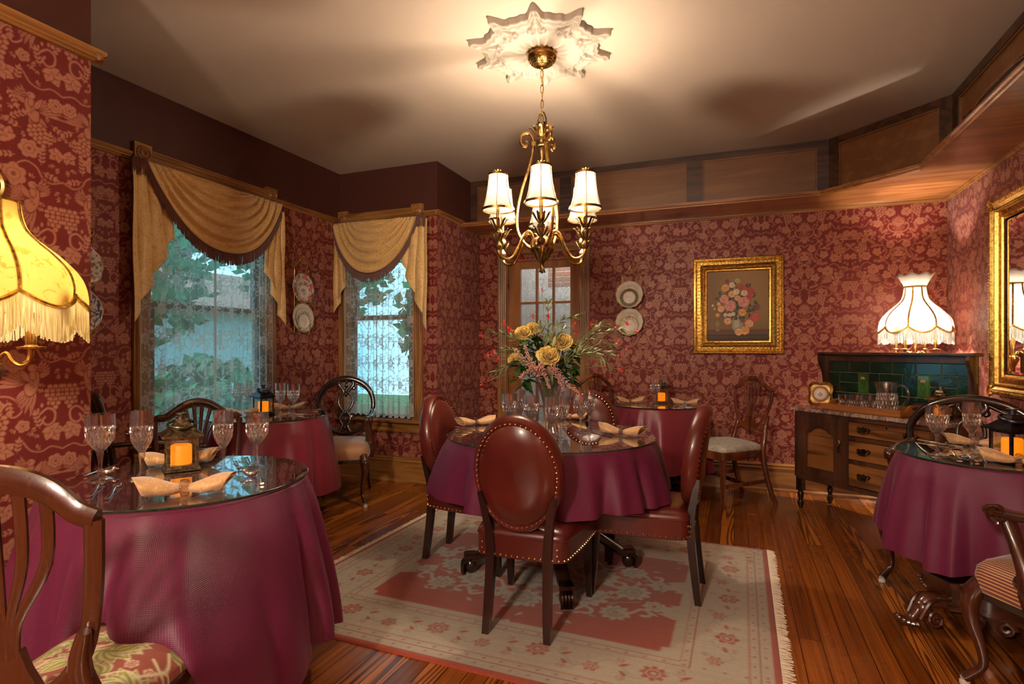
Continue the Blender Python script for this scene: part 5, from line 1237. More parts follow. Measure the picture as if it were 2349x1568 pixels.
# ------------------------------------------------------------------ frames, plates
def painting():
    w,h=.745,.856; t=thing('framed_painting','gilt framed still life of pink and peach roses on the back wall','painting',(.028,YC,1.617),0)
    PR=[(0,0),(0,.035),(.006,.045),(.018,.048),(.024,.040),(.030,.038),(.036,.044),(.060,.048),(.074,.036),(.080,.034),(.086,.030),(.092,.032),(.104,.020),(.112,.018),(.118,.014),(.122,.004)]
    b=MB(); b.frame(w,h,PR); fr=b.build('frame',M['gilt'],t,ang=25)
    o=MB()
    for sx in(-1,1):
        for k in range(26): o.ball((sx*(w/2-.048),-.046,-h/2+.05+k*(h-.1)/25),(.010,.006,.011),7,5)
        for k in range(110): o.ball((sx*(w/2-.026),-.040,-h/2+.028+k*(h-.056)/109),.0034,5,3); o.ball((sx*(w/2-.088),-.031,-h/2+.09+k*(h-.18)/109),.0026,5,3)
    for sz in(-1,1):
        for k in range(22): o.ball((-w/2+.055+k*(w-.11)/21,-.046,sz*(h/2-.048)),(.011,.006,.010),7,5)
        for k in range(96): o.ball((-w/2+.03+k*(w-.06)/95,-.040,sz*(h/2-.026)),.0034,5,3); o.ball((-w/2+.09+k*(w-.18)/95,-.031,sz*(h/2-.088)),.0026,5,3)
    o.build('carved_ornament',M['gilt'],fr)
    cw,ch=w-.24,h-.24; R=Ras(cw,ch,.0024,(.13,.085,.045),3); n=np.random.default_rng(6)
    X,Y=R.X/cw,R.Y/ch; R.A=np.array((.20,.118,.048))*(1+.6*np.clip(1-((X-.72)**2+(Y-.75)**2)*2.6,0,1))[...,None]*(1+.05*n.normal(size=X.shape))[...,None]
    R.put(np.where(R.Y<.11*ch+.03,-1,9),(.13,.06,.03)); R.put(np.where(R.Y<.095*ch,-1,9),(.05,.028,.02)); R.put(np.abs(R.Y-.095*ch)-.002,(.22,.11,.05))
    for k in range(22): R.ring(k*.024,.03,.009,.003,(.11,.06,.035))
    R.ell(.50*cw,.235*ch,.046,.075,(.30,.29,.19)); R.ell(.485*cw,.24*ch,.020,.065,(.42,.40,.28)); R.ell(.50*cw,.155*ch,.028,.018,(.28,.26,.17)); 
    for _ in range(150):
        a,r=n.uniform(0,6.28),n.uniform(0,1)**.6; R.leaf(cw*(.50+.33*r*math.cos(a)),ch*(.56+.27*r*math.sin(a)),.04,.018,n.uniform(0,6),[(.04,.065,.03),(.09,.12,.05),(.06,.04,.04)][_%3])
    def rose(x,y,r,c):
        x*=cw;y*=ch; c=np.array(c); R.flower(x,y,r,tuple(c),7,tuple(c*.6),n.uniform(0,3),.12,tuple(c*.55))
        for k in range(14):
            a=n.uniform(0,6.28); q=r*n.uniform(.2,.85); R.ell(x+q*math.cos(a),y+q*math.sin(a),r*.24,r*.13,tuple(np.clip(c*n.uniform(.65,1.35),0,.9)),a+1.57)
    PK=(.62,.26,.22);PE=(.70,.38,.20);CR=(.66,.55,.38);RD=(.42,.08,.06);OR=(.72,.34,.10)
    for x,y,r,c in((.30,.76,.034,OR),(.41,.80,.026,CR),(.56,.76,.034,RD),(.70,.70,.04,RD),(.68,.62,.03,RD),(.41,.67,.032,PE),(.48,.70,.028,CR),(.61,.68,.028,CR),(.28,.60,.04,PK),(.50,.61,.026,PE),(.38,.50,.050,PK),(.60,.55,.048,PK),(.58,.40,.033,OR),(.23,.46,.030,PE),(.19,.53,.018,PE),(.34,.28,.032,PE),(.69,.24,.036,PE),(.62,.14,.038,OR),(.52,.12,.032,PE),(.78,.33,.042,RD),(.79,.335,.03,(.55,.10,.08)),(.30,.37,.018,CR),(.37,.37,.018,CR),(.43,.38,.018,CR),(.17,.37,.018,OR),(.09,.51,.010,CR),(.12,.46,.010,PE),(.58,.28,.018,(.30,.06,.08)),(.82,.47,.028,(.20,.08,.09)),(.33,.86,.02,(.20,.08,.08)),(.50,.86,.022,(.42,.38,.20))): rose(x,y,r,c)
    R.ell(.17*cw,.245*ch,.018,.028,(.26,.18,.08)); R.line([(.17*cw,.2*ch),(.17*cw,.15*ch)],.006,(.28,.2,.1)); R.ell(.17*cw,.145*ch,.016,.006,(.28,.2,.1))
    a,b_,f=grid_np(0,cw,0,ch,.0026); R.A=np.clip(R.A,.004,1)
    c=np_mesh('canvas',np.stack([a-cw/2,np.full_like(a,-.006),b_-ch/2],-1),f,R.sample(a,b_),'col',(M['canvas'],),parent=t)
painting()
def mirror():
    w,h=1.12,1.22; t=thing('wall_mirror','large mirror in a heavy carved gilt frame on the right wall','mirror',(XR,3.90,1.555),-PI/2)
    PR=[(0,0),(0,.03),(.008,.05),(.04,.062),(.052,.05),(.056,.045),(.066,.05),(.074,.048),(.080,.030),(.105,.024),(.110,.028),(.116,.028),(.120,.018),(.132,.014)]
    b=MB(); b.frame(w,h,PR); fr=b.build('frame',M['gilt'],t,ang=25); o=MB()
    for sx in(-1,1):
        for k in range(64): o.ball((sx*(w/2-.024),-.056,-h/2+.02+k*(h-.04)/63),(.013,.008,.009),6,4)
        for k in range(120): o.ball((sx*(w/2-.070),-.049,-h/2+.08+k*(h-.16)/119),.0034,5,3)
    for sz in(-1,1):
        for k in range(58): o.ball((-w/2+.02+k*(w-.04)/57,-.056,sz*(h/2-.024)),(.009,.008,.013),6,4)
        for k in range(110): o.ball((-w/2+.08+k*(w-.16)/109,-.049,sz*(h/2-.070)),.0034,5,3)
    for sx in(-1,1):
        for sz in(-1,1):
            for k in range(8): a=k*PI/4; o.ball((sx*(w/2-.03)+.03*math.cos(a),-.058,sz*(h/2-.03)+.03*math.sin(a)),(.014,.01,.014),6,4)
    o.build('carved_ornament',M['gilt'],fr)
    g=MB(); W_,H_=w-.262,h-.262
    vs=[];
    for ins,y in((0,-.006),(.022,-.012)):
        for sx,sz in((-1,-1),(1,-1),(1,1),(-1,1)): vs.append((sx*(W_/2-ins),y,sz*(H_/2-ins)))
    g.add(vs,[(0,1,5,4),(1,2,6,5),(2,3,7,6),(3,0,4,7),(4,5,6,7)]); g.build('mirror_glass',M['mirror'],t,ang=1)
mirror()
def plate(R,style,parent=None,name='plate'):
    """plate facing -y, centred, painted per vertex"""
    NR,NA=26,72; P=[(0,0),(.55,0),(.62,.004),(.70,.012),(1.0,.022)]
    V=[];C=[]
    for i in range(NR+1):
        s=i/NR; r=R*s; y=-np.interp(s,[p[0] for p in P],[p[1] for p in P])*R/.13
        for k in range(NA):
            a=2*PI*k/NA; q=r*(1+(.02*math.cos(12*a) if s>.96 else 0)); V.append((q*math.cos(a),y,q*math.sin(a))); C.append(style(s,a))
    V.append((0,0,0)); idx=np.arange((NR+1)*NA).reshape(NR+1,NA); nx=np.roll(idx,-1,1); f=np.stack([idx[:-1],nx[:-1],nx[1:],idx[1:]],-1).reshape(-1,4)
    o=np_mesh(name,np.array(V[:-1]),f,np.array(C),'col',(M['china'],),parent=parent); md=o.modifiers.new('s','SOLIDIFY'); md.thickness=.004; md.offset=1; return o
Wt=(.66,.60,.50)
def hsh(a,b): return (math.sin(a*12.9898+b*78.233)*43758.5453)%1
def st_pink(s,a):
    if s>.97: return (.45,.30,.10)
    if s>.66: return (.62,.16,.17) if math.sin(6*a)>.15 else ((.20,.15,.10) if hsh(round(a*9),round(s*9))>.72 else Wt)
    if s<.3 and hsh(round(a*4),round(s*14))>.5: return (.35,.14,.12)
    return (.3,.28,.2) if .3<s<.34 else Wt
def st_grn(s,a):
    if s>.97: return (.35,.28,.12)
    return (.22,.20,.12) if s>.7 and hsh(round(a*16),round(s*14))>.42 else Wt
def st_dark(s,a):
    if s>.95: return (.40,.30,.12)
    if s>.68: return (.05,.05,.05) if (math.sin(24*a+20*s)>0)^(math.sin(24*a-20*s)>0) else (.36,.33,.25)
    return Wt
def st_plain(s,a): return (.40,.30,.12) if s>.95 else Wt
def st_gold(s,a): return (.38,.27,.10) if s>.95 or (s>.7 and hsh(round(a*14),round(s*16))>.5) else Wt
def st_rose(s,a):
    if s>.95: return (.42,.33,.14)
    v=hsh(round(a*8),round(s*12)); return (.30,.05,.06) if v>.87 and s>.4 else ((.16,.19,.09) if v<.22 and s>.3 else (.6,.56,.48))
def st_blue(s,a):
    if s>.95: return (.42,.36,.2)
    v=hsh(round(a*10),round(s*12)); return (.05,.07,.17) if v>.55 else (.55,.53,.48)
def rack(label,loc,rz,s1,s2,tilt=.06,sc=1.):
    t=thing('plate_rack','gold wire '+label,'plate rack',loc,rz,'gold wire plate racks'); b=MB(); y=-.012; w=.07
    for x in(-1,1):
        b.tube(smooth([(x*w,y,.16),(x*w,y,-.30)],2)+[Vector(p) for p in [(x*(w+.022-.022*math.cos(a)),y,-.30-.03*math.sin(a)) for a in np.linspace(.3,PI+1.9,12)]],.0034,6)
        b.tube(smooth([(0,y,.345),(x*.012,y,.315),(x*.04,y,.272),(x*.075,y,.262),(x*.098,y,.275),(x*.096,y,.297),(x*.084,y,.293),(x*.085,y,.284)],4),.0034,6)
        b.tube(smooth([(0,y,.315),(x*.006,y,.345),(x*.02,y,.352),(x*.024,y,.338),(x*.014,y,.334)],4),.003,6)
        b.tube(smooth([(x*.085,y,.262),(x*.10,y,.245),(x*.098,y,.222),(x*.082,y,.225),(x*.085,y,.238)],4),.003,6); b.tube(smooth([(x*.085,y,.262),(x*.07,y,.24),(x*w,y,.16)],4),.0034,6)
        for z in(-.055,-.345+.06):
            b.tube(smooth([(x*w,y,z+.02),(x*w,y-.03,z),(x*w,y-.055,z+.01),(x*w,y-.055,z+.035),(x*w*.9,y-.052,z+.03)],4),.003,6)
    b.tube([(-w,y,.02),(w,y,.02)],.003,6); b.tube([(-w,y,-.27),(w,y,-.27)],.003,6); b.build('wire_frame',M['goldwire'],t)
    R_=Matrix.Rotation(rz,3,'Z')
    for zc,(big,small),wh in((.075,s1,'upper'),(-.185,s2,'lower')):
        for k,(stl,R,dz,dy) in enumerate(((big,.130,0,-.030),(small,.088,-.030,-.046))):
            if stl is None: continue
            o=plate(R,stl); v=Vector(loc)+R_@Vector((0,dy,zc+dz)); o.location=v; o.rotation_euler=(-tilt*1.0,0,rz)
            tag(o,('large ' if k==0 else 'small ')+stl_names[stl]+' plate, '+wh+' on the rack '+label[11:],'plate','decorative china plates in wire racks')
stl_names={st_pink:'pink bordered floral',st_grn:'white green sprigged rim',st_dark:'white dark lattice rim',st_plain:'plain white gold rimmed',st_gold:'white gold patterned rim',st_rose:'red sprigged white',st_blue:'blue sprigged white'}
rack('plate rack between the two curtained windows',(XA,3.922,1.690),PI/2,(st_pink,st_pink),(st_plain,st_grn))
rack('plate rack between the door and the painting',(-.922,YC,1.672),0,(st_plain,st_dark),(st_plain,st_gold))
rack('plate rack half hidden behind the wallpapered pier',(XA,2.105,1.645),PI/2,(st_rose,None),(st_blue,None))
pf=thing('framed_miniature','dark oval framed picture at the left edge above the yellow lamp','picture',(XD,1.155,1.83),PI/2)
b=MB(); b.T=Matrix.Rotation(PI/2,4,'X'); b.lathe([(.082,0),(.082,.012),(.074,.018),(.066,.012)],40,mod=None); b.build('frame',M['goldwire'],pf)
b=MB(); b.T=Matrix.Rotation(PI/2,4,'X'); b.lathe([(0,.006),(.07,.008)],40); b.build('picture',M['ebony'],pf)
# old lantern lying on the plate shelf, right
sl=thing('carriage_lantern','old metal and glass lantern lying on the high wooden plate shelf at right','lantern',(1.262,3.62,2.468),0)
b=MB(); b.T=Matrix.Translation((0,.27,.062))@Matrix.Rotation(-PI/2,4,'X'); b.lathe([(0,-.06),(.02,-.06),(.03,-.05),(.045,-.03),(.05,-.028),(.052,-.005),(.046,0),(.052,.003),(.052,.03),(.042,.05),(0,.05)],24); b.build('barrel',M['ebony'],sl)
b=MB(); b.ball((0,.345,.062),(.022,.016,.022),12,8); b.build('glass_knob',M['crystal'],sl)
def SB(u,v): a=PI*u; k=.075*(1-.25*max(0,abs(v*2-1))**4); return (k*math.cos(a),-.55+.75*v,.004+.13*math.sin(a)*(1-.35*abs(v*2-1)**3))
b=MB(); b.grid(SB,24,24); b.box((0,-.175,.004),(.15,.74,.008)); b.build('body',M['blackiron'],sl,ang=60)
b=MB()
for u in(.2,.38,.62,.8): b.tube([tuple(Vector(SB(u,k/20))*1.0+Vector((0,0,.004))) for k in range(21)],.004,6)
b.build('metal_band',M['silver'],sl)
# ------------------------------------------------------------------ things on the tables
def facet(a,z,z0,z1,k=16,amp=.035):
    if z<z0 or z>z1: return 1
    q=(z-z0)/(z1-z0); return 1+amp*math.cos(k*a+q*7)*math.cos(k*a-q*7)*math.sin(PI*min(1,q*1.1))
def make_glass(kind):
    t=thing('water_goblet' if kind=='g' else 'champagne_flute','x','glass'); H=.222 if kind=='g' else .232
    R=.043 if kind=='g' else .034; zb=.100 if kind=='g' else .095
    n=64
    prof=[(.008,zb-.006),(R*.45,zb+.006),(R*.78,zb+.025),(R*.97,zb+.05),(R*1.02,zb+.075),(R*1.0,H-.02),(R*.98,H)]
    P=smooth([(r,z,0) for r,z in prof],4); P=[(p.x,p.y) for p in P]
    b=MB(); b.lathe(P,n,mod=lambda a,z:facet(a,z,zb,zb+.085,8,.045)); b.lathe([(max(.001,r-.0022),z) for r,z in P[3:]][::-1],n); b.lathe([(P[-1][0]-.0022,H),(P[-1][0],H)],n); b.build('bowl',M['cut_bowl'],t,ang=28)
    s=MB(); s.lathe([(.009,zb-.004),(.011,zb-.012),(.0075,zb-.03),(.006,.045),(.0075,.025),(.013,.012)],8); s.build('stem',M['crystal'],t,ang=20)
    f=MB(); f.lathe([(.012,.014),(.022,.008),(.036,.004),(.037,.0),(0,.0)],32,mod=lambda a,z:1+.02*math.cos(16*a)); f.build('foot',M['crystal'],t,ang=28)
    return t
G0=make_glass('g'); F0=make_glass('f'); used={'g':0,'f':0}
def P_(u,v,z=ZT): return atz(u,v,z)
def Pd(u,d,z=ZT): q=dirn(u); return Vector((q[0]*d,q[1]*d,z))
def glass(k,p,label,group,s=1.):
    src=G0 if k=='g' else F0
    if not used[k]: used[k]=1; o=src; o.location=p; o['label']=label; o['group']=group; o.scale=(s,)*3
    else: o=dup(src,p,random.uniform(0,6),label,group,s)
    return o
g1='cut crystal glasses on the nearest left table'; g2='cut crystal glasses around the vase on the middle table'; g3='cut crystal glasses on the table by the large window'; g4='cut crystal glasses on the back wall table'; g5='cut crystal glasses on the right hand table'
glass('g',P_(230,1100),'wide cut crystal goblet nearest the left on the front table, by two forks',g1,1.07)
glass('f',P_(325,1098),'tall cut crystal flute just left of the bronze lantern on the front table',g1,1.07)
glass('f',P_(512,1082),'tall cut crystal flute just right of the bronze lantern on the front table',g1,1.02)
glass('g',P_(590,1072),'cut crystal goblet furthest right on the front table, by the silver duck rest',g1,.98)
for i,(k,u,d,l) in enumerate((('g',1169,3.12,'leftmost cut crystal goblet on the middle table'),('f',1192,3.28,'cut crystal flute behind the leftmost goblet on the middle table'),('g',1219,3.0,'cut crystal goblet left of the flower vase base'),('f',1266,2.80,'cut crystal flute nearest the camera in front of the vase'),('g',1287,2.90,'cut crystal goblet in front of the vase at right'),('f',1297,3.44,'cut crystal flute just right of the vase, at the far setting'),('g',1332,3.12,'wide cut crystal goblet right of the vase, nearest the right napkin'),('f',1352,3.24,'cut crystal flute rightmost on the middle table'))): glass(k,Pd(u,d),l,g2)
for k,u,d,l in (('f',643,3.92,'tall crystal flute right of the lantern on the window table'),('g',673,3.92,'crystal goblet at the far right of the window table glasses'),('g',545,4.10,'crystal goblet at the left of the window table, against the lace'),('f',571,4.16,'crystal flute between goblet and lantern on the window table')): glass(k,Pd(u,d),l,g3)
glass('g',Pd(1503,4.62),'crystal goblet in front of the lantern on the back wall table',g4,.98); glass('f',Pd(1522,5.02),'crystal flute behind the lantern on the back wall table',g4,1.02)
glass('g',P_(2150,1044),'left crystal goblet on the right hand table, beside two forks',g5); glass('f',P_(2229,1040),'crystal flute between the goblet and the blue black lantern, right hand table',g5)

def lantern(label,p,rz,metal,group,s=1.):
    t=thing('candle_lantern',label,'lantern',p,rz,group); t.scale=(s,)*3; h=.055
    b=MB(); b.box((0,0,.006),(.122,.122,.012),bev=.003); b.box((0,0,.017),(.108,.108,.012)); b.build('base',metal,t)
    c=MB()
    for x in(-1,1):
        for y in(-1,1): c.box((x*.048,y*.048,.075),(.010,.010,.110))
    for sx,sy in((0,1),(0,-1),(1,0),(-1,0)): c.box((sx*.048,sy*.048,.126),(.096 if sx==0 else .012,.096 if sy==0 else .012,.010))
    c.build('cage',metal,t)
    r=MB(); rr=[(.070,.132),(.070,.140),(.056,.150),(.040,.165),(.026,.180),(.021,.192),(.021,.198)]
    vs=[];fs=[]
    for q,z in rr:
        for x,y in((-1,-1),(1,-1),(1,1),(-1,1)): vs.append((x*q,y*q,z))
    for i in range(len(rr)-1):
        for k in range(4): l=(k+1)%4; fs.append((i*4+k,i*4+l,i*4+4+l,i*4+4+k))
    fs.append((3,2,1,0)); n=len(rr)*4; fs.append((n-4,n-3,n-2,n-1)); r.add(vs,fs); r.lathe([(.014,.198),(.014,.214),(.020,.216),(.020,.221),(0,.222)],16); r.build('roof',metal,t,ang=25)
    g=MB(); g.T=Matrix.Translation((0,-.004,.178))@Matrix.Rotation(.25,4,'X'); g.tube([(.047*math.cos(a),.047*math.sin(a),0) for a in [2*PI*i/32 for i in range(32)]],.0045,8,closed=True,flat=1.6,up=(0,0,1)); g.build('ring_handle',metal,t)
    for sx,sy in((0,1),(0,-1),(1,0),(-1,0)):
        k=MB(); k.box((sx*.049,sy*.049,.072),(.088 if sx==0 else .0015,.088 if sy==0 else .0015,.098)); k.build('glass_pane',M['pane'],t)
    k=MB(); k.lathe([(0,.023),(.036,.023),(.0365,.03),(.036,.093),(.033,.098),(.026,.092),(.01,.088),(0,.087)],28,mod=lambda a,z:1+(.0 if z<.09 else .02*math.cos(2*a))); k.build('candle',M['candle'],t)
    return t
def face(p,off=0): return math.atan2(-p.x,p.y)+off
LN='lanterns with amber candles'
p=P_(416,1076); lantern('bronze candle lantern glowing amber on the nearest left table',p,face(p,.10),M['bronze'],LN,1.0)
p=Pd(604,4.02); lantern('dark candle lantern on the table beside the large left window',p,face(p,.55),M['blackiron'],LN,.96)
p=Pd(1517,4.85); lantern('small candle lantern on the back wall table behind a goblet',p,face(p,.2),M['bronze'],LN,.92)
p=Pd(2322,2.36); lantern('blue black candle lantern at the right edge on the right hand table',p,face(p,.75),M['blackiron'],LN,1.0)
p=sb(.40,.0); lantern('dark candle lantern at the right end of the sideboard top',p,-PI/4+.2,M['bronze'],LN,.93)

def napkin(label,p,rz,group,seed,s=1.):
    r=np.random.default_rng(seed); t=thing('rolled_napkin',label,'napkin',p,rz,group); t.scale=(s,)*3
    def lobe(sg):
        tw=r.uniform(-.25,.25); up=r.uniform(.1,.4)
        def S(u,v):
            an=u*PI*3.3+r0; rad=(.012+.046*v**.62)*(1-.22*v**5)*(.38+.62*u)
            x=sg*(.010+.118*v+.018*v*math.sin(an+.6)); y=rad*1.28*math.cos(an)+.02*v*tw; z=.024+.030*v*up+rad*.66*math.sin(an)+.011*v+.0030*math.sin(9*v+an*2)*v
            return (x,y,max(.002,z))
        r0=r.uniform(0,2); return S
    for sg in(-1,1):
        b=MB(); b.grid(lobe(sg),60,22); b.build('folded_cloth',M['napkin'],t,ang=80,solid=.0022)
    b=MB(); b.T=Matrix.Translation((0,0,.026))@Matrix.Rotation(PI/2,4,'Y'); b.lathe([(.020,-.013),(.024,-.010),(.026,0),(.024,.010),(.020,.013),(.018,.0),(.020,-.013)],20,mod=lambda a,z:1+.05*math.cos(10*a))
    b.T=Matrix.Translation((0,0,.0)); b.box((0,0,.004),(.02,.03,.006)); b.build('napkin_ring',M['crystal'],t,ang=30)
NG='peach damask napkins in crystal rings'
def nap(u,v,lab,off,seed,s=1.):
    p=P_(u,v,ZT+.0); napkin(lab,p,face(p,off),NG,seed,s)
nap(424,1136,'peach damask napkin in crystal ring at the front of the nearest table',-.12,1,1.02)
nap(414,1066,'peach damask napkin behind the bronze lantern on the nearest table',-.1,2,1.0)
nap(1092,975,'peach napkin at the left setting of the middle table',.45,3,.92); nap(1308,962,'peach napkin at the far setting of the middle table, behind the goblets',.0,4,.9); nap(1426,998,'peach napkin at the right setting of the middle table',-.35,5,.95)
nap(664,940,'peach napkin behind the two right glasses on the window table',-.1,6,.9); nap(556,952,'peach napkin left of the dark lantern on the window table',.1,7,.9)
nap(1445,925,'peach napkin on the left of the back wall table',.2,8,.9); nap(1573,928,'peach napkin on the right of the back wall table',-.1,9,.85)
nap(2240,1024,'peach napkin beyond the flute on the right hand table',.0,10,.92); nap(2338,1068,'peach napkin in front of the blue black lantern at the right edge',-.15,11,.95)

def fork():
    t=thing('fork','x','fork'); h=MB(); P=smooth([(0,-.095,.006),(0,-.05,.004),(0,0,.005),(0,.045,.010),(0,.06,.008)],5); h.tube(P,[lerps([(0,.0085),(.3,.0065),(.6,.004),(.8,.004),(1,.010)],k/(len(P)-1)) for k in range(len(P))],8,flat=.35,up=(0,0,1)); h.ball((0,.068,.008),(.011,.014,.0025),10,6); h.build('handle',M['silver'],t)
    for x in(-.009,-.003,.003,.009):
        f=MB(); f.tube(smooth([(x,.07,.007),(x,.09,.006),(x,.112,.011)],3),[.0018]*6+[.001],5); f.build('tine',M['silver'],t)
    return t
def knife():
    t=thing('knife','x','knife'); h=MB(); h.tube(smooth([(0,-.10,.006),(0,-.05,.006),(0,0,.006)],4),[.008,.0075,.007,.0065,.006,.006,.006,.0055,.005],8,flat=.5,up=(0,0,1)); h.build('handle',M['silver'],t)
    b=MB(); b.prism([(-.005,0),(.006,0),(.009,.04),(.008,.08),(0,.105),(-.005,.09)],.0015,'z',(0,0,.006)); b.build('blade',M['silver'],t); return t
def spoon():
    t=thing('spoon','x','spoon'); h=MB(); h.tube(smooth([(0,-.09,.006),(0,-.04,.004),(0,.03,.009),(0,.05,.007)],4),[.007,.006,.005,.004,.0035,.0035,.003,.003,.003,.003,.003,.004,.005],8,flat=.4,up=(0,0,1)); h.build('handle',M['silver'],t)
    b=MB(); b.grid(lambda u,v:(.017*v*math.cos(2*PI*u),.072+.026*v*math.sin(2*PI*u),.002+.006*v*v),20,6,cu=True); b.build('bowl',M['silver'],t,solid=.001); return t
_src={}
def ware(k,u0,v0,u1,v1,label,group):
    """from the handle end to the tip"""
    a=P_(u0,v0); b_=P_(u1,v1); m=(a+b_)/2; rz=math.atan2(-(b_.x-a.x),b_.y-a.y)
    if k not in _src: o={'f':fork,'k':knife,'s':spoon}[k](); o.location=m; o.rotation_euler=(0,0,rz); o['label']=label; o['group']=group; _src[k]=o
    else: o=dup(_src[k],m,rz,label,group)
    return o
W1g='silver cutlery on the nearest table'
ware('f',197,1150,238,1104,'left silver fork of the pair at the left front of the nearest table',W1g); ware('f',236,1158,276,1108,'right silver fork of the pair at the left front of the nearest table',W1g)
ware('f',535,1055,557,1086,'silver fork beside the right flute on the nearest table',W1g); ware('f',567,1056,578,1076,'silver fork behind the right goblet on the nearest table',W1g)
ware('k',603,1122,594,1078,'silver knife pointing away beside the right goblet on the nearest table',W1g); ware('k',205,1090,262,1070,'silver knife behind the left goblet on the nearest table',W1g)
W2g='silver cutlery on the middle table'
for a in((1352,988,1412,1004,'k','silver knife left of the right napkin, nearer the goblets'),(1388,992,1450,1006,'k','silver knife in front of the right napkin on the middle table'),(1052,982,1092,986,'k','silver knife in front of the left napkin on the middle table'),(1056,990,1096,994,'f','silver fork in front of the left napkin on the middle table'),(1352,962,1384,970,'f','silver fork beyond the rightmost goblet on the middle table'),(1228,1000,1262,1012,'s','silver spoon at the near setting of the middle table')): ware(a[4],*a[:4],a[5],W2g)
W5g='silver cutlery on the right hand table'
ware('f',2212,1060,2172,1032,'left silver fork in front of the goblet on the right hand table',W5g); ware('f',2254,1068,2203,1036,'right silver fork in front of the flute on the right hand table',W5g); ware('k',2130,1015,2180,1022,'silver knife behind the goblet on the right hand table',W5g); ware('s',2146,1018,2186,1026,'silver spoon behind the goblet on the right hand table',W5g)
W4g='silver cutlery on the back wall table'
for a in((1426,928,1462,930,'k','silver knife in front of the left napkin on the back wall table'),(1480,924,1500,916,'f','silver fork left of the goblet on the back wall table'),(1530,926,1556,934,'f','silver fork right of the goblet on the back wall table'),(1556,932,1590,935,'k','silver knife in front of the right napkin on the back wall table')): ware(a[4],*a[:4],a[5],W4g)
W3g='silver cutlery on the window table'
ware('k',690,945,720,941,'silver knife at the right of the window table',W3g); ware('f',684,950,712,947,'silver fork at the right of the window table',W3g)
def duck(label,p,rz):
    t=thing('duck_knife_rest',label,'knife rest',p,rz,'silver duck knife rests'); b=MB(); b.ball((0,0,.011),(.024,.012,.011),12,8); b.ball((.022,0,.022),(.008,.006,.008),8,6); b.tube([(.028,0,.021),(.038,0,.020)],[.004,.002],6,flat=.5); b.tube([(-.02,0,.014),(-.034,0,.02)],[.007,.002],6); b.build('body',M['silver'],t)
duck('small silver duck rest behind the left goblet on the nearest table',P_(246,1088),.7); duck('small silver duck rest in front of the right goblet on the nearest table',P_(575,1092),3.6)

# ---- things on the sideboard
def tray():
    a=sb(-.245,-.03,0); t=thing('serving_tray','orange brown wooden tray with cut out handles on the sideboard','tray',sb(.0,-.045),-PI/4)
    w,d=.56,.33; b=MB(); b.box((0,0,.006),(w,d,.010)); b.build('bottom',M['tray'],t)
    for y in(-1,1): b=MB(); b.box((0,y*(d/2-.006),.026),(w,.012,.048)); b.build('side',M['tray'],t)
    for x in(-1,1):
        b=MB(); 
        o=[(-d/2+.012,.002),(d/2-.012,.002),(d/2-.012,.050),(.09,.052),(.06,.078),(-.06,.078),(-.09,.052),(-d/2+.012,.050)]
        hole=[(.042*math.cos(q),.055+.011*math.sin(q)) for q in [2*PI*i/16 for i in range(16)]]
        # ring of quads between outline samples and the hand hole
        N=16; ob=[]
        for i in range(N):
            q=2*PI*i/N; dx,dz=math.cos(q),math.sin(q); best=None
            for (x0,z0),(x1,z1) in zip(o,o[1:]+o[:1]):
                den=dx*(z1-z0)-dz*(x1-x0)
                if abs(den)<1e-9: continue
                s=((x0-0)*(z1-z0)-(z0-.055)*(x1-x0))/den; u_=((x0)*dz-(z0-.055)*dx)/den
                if s>0 and -1e-6<=u_<=1+1e-6 and (best is None or s<best): best=s
            ob.append((dx*best,.055+dz*best))
        vs=[(x*(w/2-.006)+k,p[0],p[1]) for k in(-.006,.006) for p in ob+hole]; fs=[]
        for i in range(N):
            j=(i+1)%N; fs+=[(i,j,N+j,N+i),(2*N+i,3*N+i,3*N+j,2*N+j),(i,2*N+i,2*N+j,j),(N+i,N+j,3*N+j,3*N+i)]
        # fill the lower corners of the end board
        b.add(vs,fs); 
        for sy in(-1,1): b.box((x*(w/2-.006),sy*(d/2-.03),.026),(.012,.05,.047))
        b.build('end',M['tray'],t)
tray()
def tumbler(label,p):
    t=thing('crystal_tumbler',label,'glass',p,0,'cut crystal tumblers on the tray'); t.scale=(1.15,)*3; b=MB()
    b.lathe([(0,0),(.034,0),(.037,.004),(.039,.05),(.040,.092)],48,mod=lambda a,z:facet(a,z,.005,.06,8,.04)); b.lathe([(.038,.092),(.036,.012),(0,.010)],32); b.build('cup',M['cut_tumbler'],t,ang=28); return t
for x,y,l in((-.175,-.10,'front left cut crystal tumbler on the wooden tray'),(-.080,-.110,'front right cut crystal tumbler on the wooden tray, nearest the pitcher'),(-.15,.0,'back left cut crystal tumbler on the wooden tray'),(-.055,-.01,'back right cut crystal tumbler on the wooden tray')): tumbler(l,sb(x,y,.797))
def pitcher():
    t=thing('crystal_pitcher','cut crystal water pitcher with loop handle on the wooden tray','pitcher',sb(.105,-.07,.797),-PI/4); t.scale=(1.16,)*3; b=MB()
    def mod(a,z):
        s=1+ (.5*max(0,(z-.13)/.05)*max(0,math.cos(a-PI))**6); return s*facet(a,z,.006,.10,10,.04)
    P=[(0,0),(.060,0),(.062,.006),(.060,.06),(.053,.11),(.052,.14),(.056,.168),(.060,.180)]
    b.lathe(P,64,mod=mod); b.lathe([(.058,.180),(.050,.14),(.051,.11),(.057,.06),(.057,.014),(0,.012)],64,mod=lambda a,z:1+(.5*max(0,(z-.13)/.05)*max(0,math.cos(a-PI))**6)); b.build('body',M['cut_pitcher'],t,ang=28)
    h=MB(); h.tube(smooth([(.050,0,.150),(.075,0,.168),(.110,0,.155),(.122,0,.11),(.105,0,.065),(.075,0,.035),(.057,0,.030)],5),.0075,8); h.build('handle',M['crystal'],t,ang=60)
pitcher()
